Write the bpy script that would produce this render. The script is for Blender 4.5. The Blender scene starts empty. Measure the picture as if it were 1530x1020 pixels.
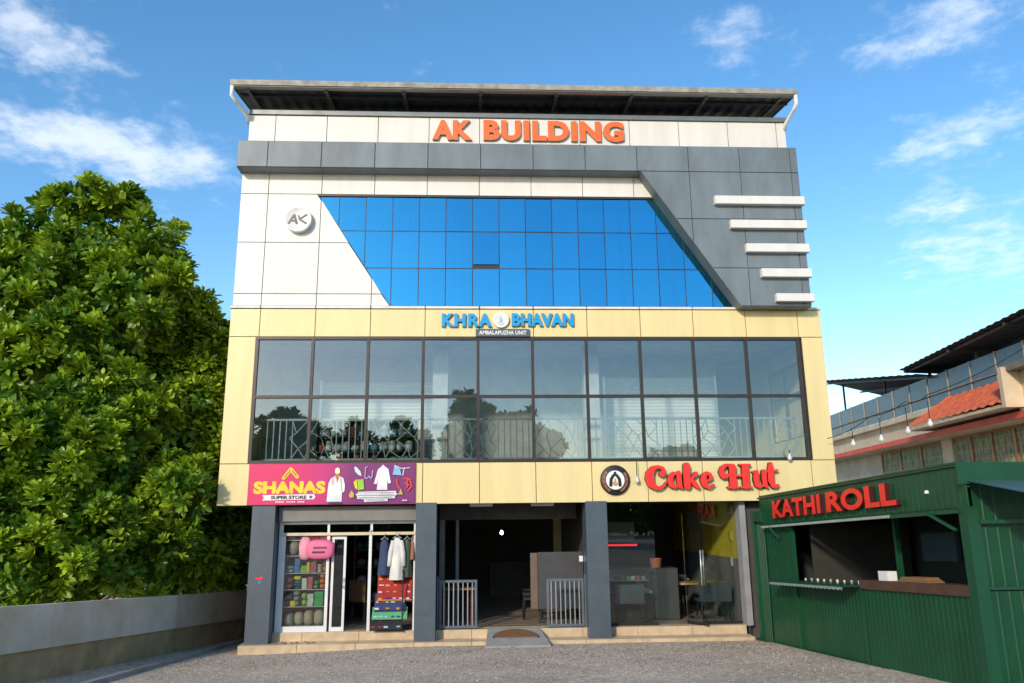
import bpy, bmesh, math, random
import numpy as np
from mathutils import Vector, Matrix
random.seed(7); RNG = np.random.default_rng(7)
S = bpy.context.scene
COL = S.collection
# ------------------------------------------------------------------ camera
CAM = np.array([4.72227, -16.56614, 2.51599]); YAW, PITCH, ROLL, FPX = 0.0498745, 0.2261489, -0.0103303, 1150.424
def cam_axes():
    cy, sy, cp, sp, cr, sr = math.cos(YAW), math.sin(YAW), math.cos(PITCH), math.sin(PITCH), math.cos(ROLL), math.sin(ROLL)
    f = np.array([sy*cp, cy*cp, sp]); rt = np.array([cy, -sy, 0]); up = np.cross(rt, f)
    return rt*cr+up*sr, -rt*sr+up*cr, f
RT, UP, FW = cam_axes()
cd = bpy.data.cameras.new('camera'); cam = bpy.data.objects.new('camera', cd); COL.objects.link(cam)
M = Matrix.Identity(4)
for i in range(3):
    M[i][0], M[i][1], M[i][2], M[i][3] = RT[i], UP[i], -FW[i], CAM[i]
cam.matrix_world = M
cd.sensor_width = 36; cd.lens = 36*FPX/1530; cd.clip_end = 2000; cd.clip_start = .1
S.camera = cam
# pixel (of the 1530 px photograph) -> point on a known plane
def ray(px, py): return FW+(px-765)/FPX*RT-(py-510)/FPX*UP
def atY(px, py, Y=0.):
    d = ray(px, py); return CAM+(Y-CAM[1])/d[1]*d
def atX(px, py, X):
    d = ray(px, py); return CAM+(X-CAM[0])/d[0]*d
# ------------------------------------------------------------------ sky, sun, exposure
SUN_EL, SUN_AZ = math.radians(22), math.radians(208)      # azimuth clockwise from +Y: behind the camera, to its left
W = bpy.data.worlds.new('World'); S.world = W; W.use_nodes = True
nt = W.node_tree; N = nt.nodes; LK = nt.links; N.clear()
def nd(t, **k):
    n = N.new(t)
    for a, v in k.items(): setattr(n, a, v)
    return n
out = nd('ShaderNodeOutputWorld'); bg = nd('ShaderNodeBackground'); LK.new(bg.outputs[0], out.inputs[0])
sky = nd('ShaderNodeTexSky', sky_type='NISHITA', sun_disc=False, sun_elevation=SUN_EL, sun_rotation=SUN_AZ, altitude=0, air_density=1.0, dust_density=.3, ozone_density=1.2)
hs = nd('ShaderNodeHueSaturation'); hs.inputs['Saturation'].default_value = 1.3; hs.inputs['Hue'].default_value = .498; hs.inputs['Value'].default_value = 1.0
LK.new(sky.outputs[0], hs.inputs['Color'])
tc = nd('ShaderNodeTexCoord'); sep = nd('ShaderNodeSeparateXYZ'); LK.new(tc.outputs['Generated'], sep.inputs[0])
def mth(op, a, b=None, c=None):
    n = nd('ShaderNodeMath', operation=op)
    for i, v in enumerate((a, b, c)):
        if v is None: continue
        if isinstance(v, (int, float)): n.inputs[i].default_value = v
        else: LK.new(v, n.inputs[i])
    return n.outputs[0]
zc = mth('ADD', mth('MAXIMUM', sep.outputs[2], 0.0), .12)
cmb = nd('ShaderNodeCombineXYZ'); LK.new(mth('DIVIDE', sep.outputs[0], zc), cmb.inputs[0]); LK.new(mth('DIVIDE', sep.outputs[1], zc), cmb.inputs[1])
mp = nd('ShaderNodeMapping'); LK.new(cmb.outputs[0], mp.inputs[0]); mp.inputs['Location'].default_value = (3.3, 1.2, 0); mp.inputs['Rotation'].default_value = (0, 0, .35)
n1 = nd('ShaderNodeTexNoise'); n1.inputs['Scale'].default_value = .85; n1.inputs['Detail'].default_value = 3
n2 = nd('ShaderNodeTexNoise'); n2.inputs['Scale'].default_value = 11; n2.inputs['Detail'].default_value = 9; n2.inputs['Roughness'].default_value = .62; n2.inputs['Distortion'].default_value = .15
LK.new(mp.outputs[0], n1.inputs[0]); LK.new(mp.outputs[0], n2.inputs[0])
def lobe(px, py, rx, ry):           # a bank of cloud seen in this direction, soft edged
    d = ray(px, py); d = d/np.linalg.norm(d); e1 = np.cross(d, [0, 0, 1]); e1 /= np.linalg.norm(e1); e2 = np.cross(e1, d)
    def dot(v):
        n = nd('ShaderNodeVectorMath', operation='DOT_PRODUCT'); LK.new(tc.outputs['Generated'], n.inputs[0]); n.inputs[1].default_value = tuple(v); return n.outputs['Value']
    a, b, c = dot(e1), dot(e2), dot(d)
    r2 = mth('ADD', mth('POWER', mth('ABSOLUTE', mth('DIVIDE', a, rx/FPX)), 2), mth('POWER', mth('ABSOLUTE', mth('DIVIDE', b, ry/FPX)), 2))
    g = mth('POWER', 2.718, mth('MULTIPLY', r2, -1)); return mth('MULTIPLY', g, mth('GREATER_THAN', c, 0))
tot = mth('MULTIPLY', mth('SUBTRACT', n1.outputs[0], .56), .8)
for L_ in ((60, 195, 170, 45), (260, 240, 130, 45), (50, 50, 120, 45), (1090, 50, 80, 45), (1400, 40, 130, 45), (1420, 205, 110, 45), (1450, 370, 110, 40), (1390, 310, 70, 25)): tot = mth('ADD', tot, mth('MULTIPLY', lobe(*L_), .36))
cl = mth('ADD', tot, mth('MULTIPLY', n2.outputs[0], 1.0))
mr = nd('ShaderNodeMapRange', interpolation_type='SMOOTHSTEP'); LK.new(cl, mr.inputs[0]); mr.inputs[1].default_value = .6; mr.inputs[2].default_value = 1.1; mr.inputs[4].default_value = .62
mix = nd('ShaderNodeMix', data_type='RGBA'); LK.new(mr.outputs[0], mix.inputs[0]); LK.new(hs.outputs[0], mix.inputs[6]); mix.inputs[7].default_value = (5.0, 5.2, 5.5, 1)
LK.new(mix.outputs[2], bg.inputs[0]); bg.inputs[1].default_value = .15
sd = bpy.data.lights.new('sun', 'SUN'); sd.energy = 2.0; sd.angle = math.radians(4); sd.color = (1, .87, .69)
so = bpy.data.objects.new('sun', sd); COL.objects.link(so)
sdir = Vector((math.sin(SUN_AZ)*math.cos(SUN_EL), math.cos(SUN_AZ)*math.cos(SUN_EL), math.sin(SUN_EL)))
so.rotation_euler = sdir.to_track_quat('Z', 'Y').to_euler(); so.location = (-10, -20, 25)
vs = S.view_settings; vs.view_transform = 'Standard'; vs.look = 'None'; vs.exposure = .72; vs.gamma = 1; vs.use_curve_mapping = False
S.cycles.max_bounces = 8; S.cycles.transparent_max_bounces = 16; S.cycles.caustics_reflective = False; S.cycles.caustics_refractive = False
# ------------------------------------------------------------------ materials
MATS = {}
def mat(name, col, rough=.5, metal=0, var=.12, scale=3., bump=0., bscale=40., spec=.5, coat=0., stretch=(1, 1, 1), col2=None, objvar=0.):
    if name in MATS: return MATS[name]
    m = bpy.data.materials.new(name); m.use_nodes = True; t = m.node_tree; b = t.nodes['Principled BSDF']
    L = t.links.new
    b.inputs['Roughness'].default_value = rough; b.inputs['Metallic'].default_value = metal; b.inputs['Specular IOR Level'].default_value = spec
    b.inputs['Coat Weight'].default_value = coat
    co = t.nodes.new('ShaderNodeTexCoord'); mpn = t.nodes.new('ShaderNodeMapping'); mpn.inputs['Scale'].default_value = stretch
    geo = t.nodes.new('ShaderNodeNewGeometry'); L(geo.outputs['Position'], mpn.inputs[0])
    nz = t.nodes.new('ShaderNodeTexNoise'); nz.inputs['Scale'].default_value = scale; nz.inputs['Detail'].default_value = 6; nz.inputs['Roughness'].default_value = .6
    L(mpn.outputs[0], nz.inputs[0])
    mx = t.nodes.new('ShaderNodeMix'); mx.data_type = 'RGBA'
    rmp = t.nodes.new('ShaderNodeMapRange'); rmp.inputs[1].default_value = .3; rmp.inputs[2].default_value = .7; L(nz.outputs[0], rmp.inputs[0]); L(rmp.outputs[0], mx.inputs[0])
    c2 = col2 if col2 else tuple(max(0, c*(1-2*var)) for c in col)
    c1 = col if col2 else tuple(min(1, c*(1+var*.6)) for c in col)
    mx.inputs[6].default_value = (*c1, 1); mx.inputs[7].default_value = (*c2, 1)
    src = mx.outputs[2]
    if objvar:
        oi = t.nodes.new('ShaderNodeObjectInfo'); hv = t.nodes.new('ShaderNodeHueSaturation'); rr = t.nodes.new('ShaderNodeMapRange')
        rr.inputs[3].default_value = 1-objvar; rr.inputs[4].default_value = 1+objvar; L(oi.outputs['Random'], rr.inputs[0]); L(rr.outputs[0], hv.inputs['Value']); L(src, hv.inputs['Color']); src = hv.outputs[0]
    L(src, b.inputs['Base Color'])
    rv = t.nodes.new('ShaderNodeMapRange'); rv.inputs[3].default_value = max(.02, rough-.08); rv.inputs[4].default_value = min(1, rough+.1); L(nz.outputs[0], rv.inputs[0]); L(rv.outputs[0], b.inputs['Roughness'])
    if bump:
        n3 = t.nodes.new('ShaderNodeTexNoise'); n3.inputs['Scale'].default_value = bscale; n3.inputs['Detail'].default_value = 5; L(geo.outputs['Position'], n3.inputs[0])
        bp = t.nodes.new('ShaderNodeBump'); bp.inputs['Strength'].default_value = bump; bp.inputs['Distance'].default_value = .02; L(n3.outputs[0], bp.inputs['Height']); L(bp.outputs[0], b.inputs['Normal'])
    MATS[name] = m; return m
def glass(name, tint, refl, rcol=(1, 1, 1), rough=.0):
    """a pane: part mirror (Fresnel plus coating), the rest tinted see-through"""
    m = bpy.data.materials.new(name); m.use_nodes = True; t = m.node_tree; t.nodes.clear(); L = t.links.new
    o = t.nodes.new('ShaderNodeOutputMaterial'); mx = t.nodes.new('ShaderNodeMixShader'); tr = t.nodes.new('ShaderNodeBsdfTransparent'); gl = t.nodes.new('ShaderNodeBsdfGlossy')
    fr = t.nodes.new('ShaderNodeFresnel'); fr.inputs[0].default_value = 1.5
    ad = t.nodes.new('ShaderNodeMath'); ad.operation = 'ADD'; ad.use_clamp = True; ad.inputs[1].default_value = refl; L(fr.outputs[0], ad.inputs[0])
    tr.inputs[0].default_value = (*tint, 1); gl.inputs[0].default_value = (*rcol, 1); gl.inputs['Roughness'].default_value = rough
    L(ad.outputs[0], mx.inputs[0]); L(tr.outputs[0], mx.inputs[1]); L(gl.outputs[0], mx.inputs[2]); L(mx.outputs[0], o.inputs[0])
    MATS[name] = m; return m
def emit(name, col, st):
    m = mat(name, col); b = m.node_tree.nodes['Principled BSDF']; b.inputs['Emission Color'].default_value = (*col, 1); b.inputs['Emission Strength'].default_value = st; return m
white_acp = mat('white_acp', (.72, .69, .655), .45, var=.05, scale=1.6, stretch=(2.2, 1, .22), objvar=.015)
grey_acp = mat('grey_acp', (.17, .205, .23), .42, spec=.35, var=.14, scale=1.3, stretch=(1.5, 1, .5), objvar=.05)
yellow_acp = mat('yellow_acp', (.77, .62, .30), .42, var=.05, scale=1.5, stretch=(2.2, 1, .25), objvar=.015)
joint = mat('joint_sealant', (.05, .048, .045), .8)
strip_white = mat('white_strip', (.74, .72, .68), .5, var=.1, scale=3, stretch=(1, 1, .2))
frame_brown = mat('dark_frame', (.045, .035, .03), .35, .3)
steel_rail = mat('rail_steel', (.28, .33, .33), .35, .5)
alu = mat('aluminium', (.7, .71, .72), .35, .6, var=.06)
alu_white = mat('white_aluminium', (.75, .76, .77), .4, .1, var=.05)
slate = mat('slate_paint', (.075, .1, .125), .42, var=.12, scale=2.5)
slate_gate = mat('gate_paint', (.13, .16, .19), .4, .2)
cream_tile = mat('cream_tile', (.62, .47, .30), .45, var=.14, scale=4, bump=.05)
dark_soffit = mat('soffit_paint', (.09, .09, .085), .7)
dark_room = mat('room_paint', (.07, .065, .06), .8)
pale_room = mat('pale_room', (.62, .64, .63), .8)
concrete = mat('concrete', (.36, .35, .32), .85, var=.16, scale=2.5, bump=.2, bscale=60)
roof_sheet = mat('roof_sheet', (.07, .07, .07), .5, .3, var=.15)
flash = mat('flashing', (.38, .36, .31), .6, .1, var=.22, scale=5, col2=(.2, .18, .15))
orange = mat('orange_letter', (.82, .14, .02), .4, var=.04)
orange_side = mat('letter_return', (.3, .27, .24), .5)
cyan = mat('cyan_letter', (.0, .3, .62), .35, var=.03)
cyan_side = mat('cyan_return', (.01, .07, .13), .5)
red = mat('red_letter', (.85, .03, .02), .35, var=.05)
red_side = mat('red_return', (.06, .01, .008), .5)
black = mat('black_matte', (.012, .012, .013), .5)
green = mat('green_sheet', (.003, .062, .023), .4, var=.14, scale=1.7, spec=.45)
green_l = mat('green_trim', (.005, .068, .029), .4, var=.1)
whitep = mat('white_plastic', (.8, .8, .78), .4, var=.03)
wood = mat('wood', (.3, .16, .07), .5, var=.2, scale=9, stretch=(1, 1, 8))
brown_sill = mat('brown_sill', (.09, .045, .03), .5, var=.2)
glass_clear = glass('glass_clear', (.86, .9, .88), .02)
glass_win = glass('glass_window', (.88, .91, .91), .055, (.9, .94, .96))
glass_blue = glass('glass_blue', (.1, .55, .8), .36, (.13, .66, .93))
glass_dark = glass('glass_terrace', (.25, .33, .38), .25, (.6, .75, .9))
# ------------------------------------------------------------------ mesh helpers
class MB:
    def __init__(s): s.v = []; s.f = []
    def add(s, vs, fs):
        o = len(s.v); s.v += [tuple(map(float, v)) for v in vs]; s.f += [tuple(o+i for i in f) for f in fs]; return s
    def box(s, x0, x1, y0, y1, z0, z1, c=0.):
        if c <= 0:
            return s.add([(x, y, z) for z in (z0, z1) for y in (y0, y1) for x in (x0, x1)], [(0, 2, 3, 1), (4, 5, 7, 6), (0, 1, 5, 4), (2, 6, 7, 3), (0, 4, 6, 2), (1, 3, 7, 5)])
        return s.prism([(x0, z0), (x1, z0), (x1, z1), (x0, z1)], y0, y1, c)
    def prism(s, poly, y0, y1, c=0.):
        """polygon in (x,z), counter-clockwise seen from -y, front face at y0, chamfered front edge"""
        n = len(poly); cx = sum(p[0] for p in poly)/n; cz = sum(p[1] for p in poly)/n
        def inset(p):
            dx, dz = cx-p[0], cz-p[1]; return (p[0]+math.copysign(min(c, abs(dx)), dx), p[1]+math.copysign(min(c, abs(dz)), dz))
        rings = [([inset(p) for p in poly], y0)] + ([(poly, y0+c)] if c else []) + [(poly, y1)]
        if not c: rings = [(poly, y0), (poly, y1)]
        vs = [(p[0], y, p[1]) for r, y in rings for p in r]; fs = [tuple(range(n)), tuple(reversed(range(n*(len(rings)-1), n*len(rings))))]
        for k in range(len(rings)-1):
            for i in range(n):
                j = (i+1) % n; fs.append((k*n+j, k*n+i, (k+1)*n+i, (k+1)*n+j))
        return s.add(vs, fs)
    def bar(s, a, b, w, h=None):
        """square bar from a to b"""
        h = h or w; a = Vector(a); b = Vector(b); d = (b-a).normalized()
        u = d.cross(Vector((0, 0, 1)));
        if u.length < 1e-4: u = Vector((1, 0, 0))
        u.normalize(); v = u.cross(d).normalized()
        vs = [p+u*(sx*w/2)+v*(sz*h/2) for p in (a, b) for sx, sz in ((-1, -1), (1, -1), (1, 1), (-1, 1))]
        return s.add(vs, [(0, 1, 2, 3), (7, 6, 5, 4), (0, 4, 5, 1), (1, 5, 6, 2), (2, 6, 7, 3), (3, 7, 4, 0)])
    def tube(s, pts, rs, n=8):
        pts = [Vector(p) for p in pts]; rs = [rs]*len(pts) if isinstance(rs, (int, float)) else rs
        vs = []; fs = []
        for i, p in enumerate(pts):
            d = (pts[min(i+1, len(pts)-1)]-pts[max(i-1, 0)]).normalized()
            u = d.cross(Vector((0, 0, 1)))
            if u.length < .05: u = d.cross(Vector((0, 1, 0)))
            u.normalize(); v = d.cross(u).normalized()
            vs += [p+(u*math.cos(a)+v*math.sin(a))*rs[i] for a in [2*math.pi*k/n for k in range(n)]]
        for i in range(len(pts)-1):
            for k in range(n): fs.append((i*n+k, i*n+(k+1) % n, (i+1)*n+(k+1) % n, (i+1)*n+k))
        fs += [tuple(reversed(range(n))), tuple(range((len(pts)-1)*n, len(pts)*n))]
        return s.add(vs, fs)
    def lathe(s, prof, c=(0, 0, 0), n=16, axis='z'):
        vs = []; fs = []
        for r, h in prof:
            for k in range(n):
                a = 2*math.pi*k/n; x, y = r*math.cos(a), r*math.sin(a)
                vs.append((c[0]+x, c[1]+y, c[2]+h) if axis == 'z' else (c[0]+x, c[1]+h, c[2]+y))
        for i in range(len(prof)-1):
            for k in range(n): fs.append((i*n+k, i*n+(k+1) % n, (i+1)*n+(k+1) % n, (i+1)*n+k))
        fs += [tuple(range(n)), tuple(reversed(range((len(prof)-1)*n, len(prof)*n)))]
        return s.add(vs, fs)
    def blob(s, c, r, jit=.12, seed=0, nu=12, nv=8):
        rg = random.Random(seed); vs = []; fs = []
        for j in range(nv+1):
            th = math.pi*j/nv
            for i in range(nu):
                ph = 2*math.pi*i/nu; k = 1+rg.uniform(-jit, jit)
                sx = math.copysign(abs(math.cos(ph))**.7, math.cos(ph)); sy = math.copysign(abs(math.sin(ph))**.7, math.sin(ph)); sz = math.copysign(abs(math.cos(th))**.7, math.cos(th)); st = math.sin(th)**.7 if 0 < j < nv else 0
                vs.append((c[0]+r[0]*st*sx*k, c[1]+r[1]*st*sy*k, c[2]+r[2]*sz*(k if 0 < j < nv else 1)))
        for j in range(nv):
            for i in range(nu): fs.append((j*nu+i, j*nu+(i+1) % nu, (j+1)*nu+(i+1) % nu, (j+1)*nu+i))
        return s.add(vs, fs)
    def mesh(s, name, m):
        me = bpy.data.meshes.new(name); me.from_pydata(s.v, [], s.f)
        bm = bmesh.new(); bm.from_mesh(me); bmesh.ops.recalc_face_normals(bm, faces=bm.faces); bm.to_mesh(me); bm.free()
        me.materials.append(m); return me
    def build(s, name, m, parent=None, smooth=False):
        me = s.mesh(name, m)
        if smooth: me.polygons.foreach_set('use_smooth', [True]*len(me.polygons))
        return link(name, me, parent)
def link(name, me, parent=None):
    o = bpy.data.objects.new(name, me); COL.objects.link(o)
    if parent is not None: o.parent = parent
    return o
def tag(o, label=None, cat=None, group=None, kind=None):
    for k, v in (('label', label), ('category', cat), ('group', group), ('kind', kind)):
        if v: o[k] = v
    return o
def thing(name, label, cat, group=None, loc=(0, 0, 0)):
    o = bpy.data.objects.new(name, None); COL.objects.link(o); o.empty_display_size = .2; o.location = loc
    return tag(o, label, cat, group)
def one(name, mb, m, label, cat, group=None, smooth=False): return tag(mb.build(name, m, None, smooth), label, cat, group)
def bx(name, m, parent, *a, c=0.): return MB().box(*a, c=c).build(name, m, parent)
def ribbed(p0, p1, z0, z1, m, name, parent, pitch=.1, depth=.012, nrm=(0, -1), top=None, f=lambda x, y, z: (x, y, z)):
    """a vertical sheet from p0 to p1 (x,y) with trapezoid ribs; z0,z1 heights at both ends"""
    p0, p1 = Vector(p0), Vector(p1); L = (p1-p0).length; d = (p1-p0)/L; n = Vector(nrm).normalized()
    n = (n-d*n.dot(d)).normalized(); pr = []; k = max(1, round(L/pitch)); w = L/k
    for i in range(k):
        for t, h in ((0, 0), (.7, 0), (.78, 1), (.92, 1)): pr.append(((i+t)*w, h*depth))
    pr.append((L, 0)); mb = MB(); vs = []
    for s_, h in pr:
        q = p0+d*s_+n*h; q2 = p0+d*s_+n*(h-.006)
        vs += [f(q.x, q.y, z0), f(q.x, q.y, z1), f(q2.x, q2.y, z0), f(q2.x, q2.y, z1)]
    fs = []
    for i in range(len(pr)-1):
        a = i*4; b = a+4; fs += [(a, b, b+1, a+1), (a+2, a+3, b+3, b+2), (a+1, b+1, b+3, a+3), (a, a+2, b+2, b)]
    mb.add(vs, fs); return mb.build(name, m, parent)
def smoothstep(a, b, x):
    t = min(1, max(0, (x-a)/(b-a))); return t*t*(3-2*t)
# letters ---------------------------------------------------------
def curve_mesh(cu, name):
    o = bpy.data.objects.new('tmp', cu); COL.objects.link(o); dg = bpy.context.evaluated_depsgraph_get(); dg.update()
    me = bpy.data.meshes.new_from_object(o.evaluated_get(dg)); bpy.data.objects.remove(o); me.name = name; return me
def text_mesh(txt, bold=.0, ext=.0, spacing=1.):
    cu = bpy.data.curves.new('txt', 'FONT'); cu.body = txt; cu.size = 1; cu.offset = bold; cu.extrude = ext; cu.space_character = spacing; cu.resolution_u = 4
    return curve_mesh(cu, 'txt')
def islands(me):
    n = len(me.vertices); par = list(range(n))
    def fd(a):
        while par[a] != a: par[a] = par[par[a]]; a = par[a]
        return a
    for e in me.edges:
        a, b = fd(e.vertices[0]), fd(e.vertices[1])
        if a != b: par[a] = b
    g = {}
    for p in me.polygons: g.setdefault(fd(p.vertices[0]), []).append(p)
    return list(g.values())
def letters(txt, mapf, depth, face, side, parent, bold=.03, spacing=1., name='letter'):
    """each character becomes one mesh; mapf(u,v,w): u,v in 0..1 over the text box, w metres out of the wall"""
    me = text_mesh(txt, bold, .5, spacing); co = np.array([v.co for v in me.vertices])
    lo, hi = co.min(0), co.max(0); res = []
    for polys in sorted(islands(me), key=lambda ps: min(co[i][0] for p in ps for i in p.vertices)):
        ids = sorted({i for p in polys for i in p.vertices}); ix = {i: k for k, i in enumerate(ids)}
        vs = [mapf((co[i][0]-lo[0])/(hi[0]-lo[0]), (co[i][1]-lo[1])/(hi[1]-lo[1]), depth*(co[i][2]+.5)) for i in ids]
        m2 = bpy.data.meshes.new(name); m2.from_pydata(vs, [], [[ix[i] for i in p.vertices] for p in polys])
        m2.materials.append(face); m2.materials.append(side)
        for p, q in zip(m2.polygons, polys): p.material_index = 0 if q.normal.z > .5 else 1
        res.append(link(name, m2, parent))
    bpy.data.meshes.remove(me); return res
def flat_text(txt, mapf, m, name, parent, bold=.0):
    me = text_mesh(txt, bold, 0); co = np.array([v.co for v in me.vertices]); lo, hi = co.min(0), co.max(0)
    for v in me.vertices: v.co = mapf((v.co.x-lo[0])/(hi[0]-lo[0]), (v.co.y-lo[1])/(hi[1]-lo[1]), 0)
    me.materials.append(m); me.name = name; return link(name, me, parent)
def stroke_letter(strokes, res=1.6):
    """outline loops of a union of round strokes (marching squares on a distance grid)"""
    P = [q for s in strokes for q in s]; x0 = min(p[0]-p[2] for p in P)-4; x1 = max(p[0]+p[2] for p in P)+4; y0 = min(p[1]-p[2] for p in P)-4; y1 = max(p[1]+p[2] for p in P)+4
    xs = np.arange(x0, x1, res); ys = np.arange(y0, y1, res); X, Y = np.meshgrid(xs, ys); D = np.full(X.shape, 1e9)
    for s in strokes:
        for a, b in zip(s, s[1:] if len(s) > 1 else s):
            dx, dy = b[0]-a[0], b[1]-a[1]; l2 = dx*dx+dy*dy
            t = np.clip(((X-a[0])*dx+(Y-a[1])*dy)/l2, 0, 1) if l2 > 0 else 0*X
            D = np.minimum(D, np.hypot(X-a[0]-t*dx, Y-a[1]-t*dy)-(a[2]+(b[2]-a[2])*t))
    seg = {}; 
    def key(i, j, e): return (i, j, 0) if e == 0 else (i, j+1, 1) if e == 1 else (i+1, j, 0) if e == 2 else (i, j, 1)
    pos = {}
    def pt(i, j, e):
        k = key(i, j, e)
        if k not in pos:
            a, b, h = k; d0 = D[a, b]; d1 = D[a, b+1] if h == 0 else D[a+1, b]; t = d0/(d0-d1)
            pos[k] = (xs[b]+(res*t if h == 0 else 0), ys[a]+(res*t if h == 1 else 0))
        return k
    ny, nx = D.shape
    for i in range(ny-1):
        for j in range(nx-1):
            c = [D[i, j] < 0, D[i, j+1] < 0, D[i+1, j+1] < 0, D[i+1, j] < 0]
            if all(c) or not any(c): continue
            ed = [e for e in range(4) if c[e] != c[(e+1) % 4]]
            for a, b in zip(ed[::2], ed[1::2]):
                ka, kb = pt(i, j, a), pt(i, j, b); seg.setdefault(ka, []).append(kb); seg.setdefault(kb, []).append(ka)
    loops = []; seen = set()
    for k in list(seg):
        if k in seen: continue
        lp = [k]; seen.add(k); cur = k
        while True:
            nx_ = [n for n in seg[cur] if n not in seen]
            if not nx_: break
            cur = nx_[0]; seen.add(cur); lp.append(cur)
        if len(lp) > 6: loops.append([pos[q] for q in lp][::2])
    return loops
def stroke_mesh(strokes, mapf, depth, face, side, name, parent):
    cu = bpy.data.curves.new('st', 'CURVE'); cu.dimensions = '2D'; cu.fill_mode = 'BOTH'; cu.extrude = .5
    for lp in stroke_letter(strokes):
        sp = cu.splines.new('POLY'); sp.points.add(len(lp)-1); sp.use_cyclic_u = True
        for p, c in zip(sp.points, lp): p.co = (c[0], c[1], 0, 1)
    me = curve_mesh(cu, name)
    nz = [p.normal.z for p in me.polygons]
    for v in me.vertices: v.co = mapf(v.co.x, v.co.y, depth*(v.co.z+.5))
    me.materials.append(face); me.materials.append(side)
    for p, z in zip(me.polygons, nz): p.material_index = 0 if z > .5 else 1
    return link(name, me, parent)
# ------------------------------------------------------------------ ground
def gz(x, y):
    yy = min(6, max(-17, y)); return .04-.06*yy-.1*(1-smoothstep(0, 4, x))
gx = [-600, -200, -80, -30]+[-14+i*.5 for i in range(60)]+[30, 80, 200, 600]; gy = [-600, -200, -80, -40, -26]+[-18+i*.5 for i in range(50)]+[12, 30, 80, 200, 600]
mb = MB(); nx = len(gx)
mb.add([(x, y, gz(x, y)) for y in gy for x in gx], [(j*nx+i, j*nx+i+1, (j+1)*nx+i+1, (j+1)*nx+i) for j in range(len(gy)-1) for i in range(nx-1)])
gmat = mat('gravel_ground', (.68, .55, .42), .9, scale=22, col2=(.35, .28, .21), bump=.55, bscale=70)
def gravel_nodes():
    t = gmat.node_tree; L = t.links.new; b = t.nodes['Principled BSDF']; old = b.inputs['Base Color'].links[0].from_socket
    geo = t.nodes.new('ShaderNodeNewGeometry'); v = t.nodes.new('ShaderNodeTexVoronoi'); v.inputs['Scale'].default_value = 24; L(geo.outputs['Position'], v.inputs[0])
    n = t.nodes.new('ShaderNodeTexNoise'); n.inputs['Scale'].default_value = .8; n.inputs['Detail'].default_value = 4; L(geo.outputs['Position'], n.inputs[0])
    hs_ = t.nodes.new('ShaderNodeMix'); hs_.data_type = 'RGBA'; hs_.blend_type = 'MULTIPLY'; hs_.inputs[0].default_value = .6; L(old, hs_.inputs[6]); 
    r = t.nodes.new('ShaderNodeMapRange'); r.inputs[3].default_value = .45; r.inputs[4].default_value = 1.6; sx = t.nodes.new('ShaderNodeSeparateColor'); L(v.outputs['Color'], sx.inputs[0]); L(sx.outputs[0], r.inputs[0]); L(r.outputs[0], hs_.inputs[7])
    h2 = t.nodes.new('ShaderNodeMix'); h2.data_type = 'RGBA'; h2.blend_type = 'MULTIPLY'; h2.inputs[0].default_value = .7; L(hs_.outputs[2], h2.inputs[6])
    r2 = t.nodes.new('ShaderNodeMapRange'); r2.inputs[1].default_value = .3; r2.inputs[2].default_value = .7; r2.inputs[3].default_value = .75; r2.inputs[4].default_value = 1.25; L(n.outputs[0], r2.inputs[0]); L(r2.outputs[0], h2.inputs[7]); L(h2.outputs[2], b.inputs['Base Color'])
    bp = t.nodes.new('ShaderNodeBump'); bp.inputs['Strength'].default_value = .7; bp.inputs['Distance'].default_value = .015; L(v.outputs['Distance'], bp.inputs['Height']); L(bp.outputs[0], b.inputs['Normal'])
gravel_nodes()
tag(mb.build('ground', gmat, None, True), kind='structure')
# loose stones, leaf litter
mb = MB(); mb2 = MB(); rg = random.Random(3)
for i in range(9000):
    x = rg.uniform(-1, 11); y = -.25-abs(rg.gauss(0, 1))*3.0; z = gz(x, y); r = rg.uniform(.007, .024)*(1.4 if rg.random() < .06 else 1)
    if x > 10.4 and y < -.4: continue
    vs = [(x+r*math.cos(a)*rg.uniform(.6, 1.2), y+r*math.sin(a)*rg.uniform(.6, 1.2), z-.002) for a in (0, 1.26, 2.5, 3.77, 5)]+[(x+rg.uniform(-.3, .3)*r, y, z+r*rg.uniform(.4, .9))]
    mb.add(vs, [(k, (k+1) % 5, 5) for k in range(5)])
tag(mb.build('gravel_stones', mat('stone_chips', (.5, .45, .38), .9, scale=30, col2=(.2, .18, .16))), 'small loose grey stone chips scattered over the forecourt', 'gravel', kind='stuff')
for i in range(520):
    x = rg.uniform(-.9, 10.5); y = -.3-abs(rg.gauss(0, 1))*1.5; z = gz(x, y)+.004; a = rg.uniform(0, 6.3); l = rg.uniform(.015, .045); w = l*.3; c, s_ = math.cos(a), math.sin(a)
    mb2.add([(x-c*l, y-s_*l, z), (x+s_*w, y-c*w, z+.012), (x+c*l, y+s_*l, z+.004), (x-s_*w, y+c*w, z+.014)], [(0, 1, 2), (0, 2, 3)])
tag(mb2.build('leaf_litter', mat('dry_leaf', (.42, .34, .2), .8, scale=20, col2=(.2, .13, .07))), 'dry fallen leaves and paper scraps strewn on the gravel', 'litter', kind='stuff')

# ================================================================== AK building
B = thing('commercial_building', 'three storey commercial building with white, grey and yellow cladding and blue glazing', 'building')
ZS, ZWB, ZWM, ZWT, ZC, ZC2 = 2.831, 3.724, 5.112, 6.407, 7.067, 7.135
XL, XR = -.607, 12.565
GX = [.03+1.2*k for k in range(11)]
J = .007
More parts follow.
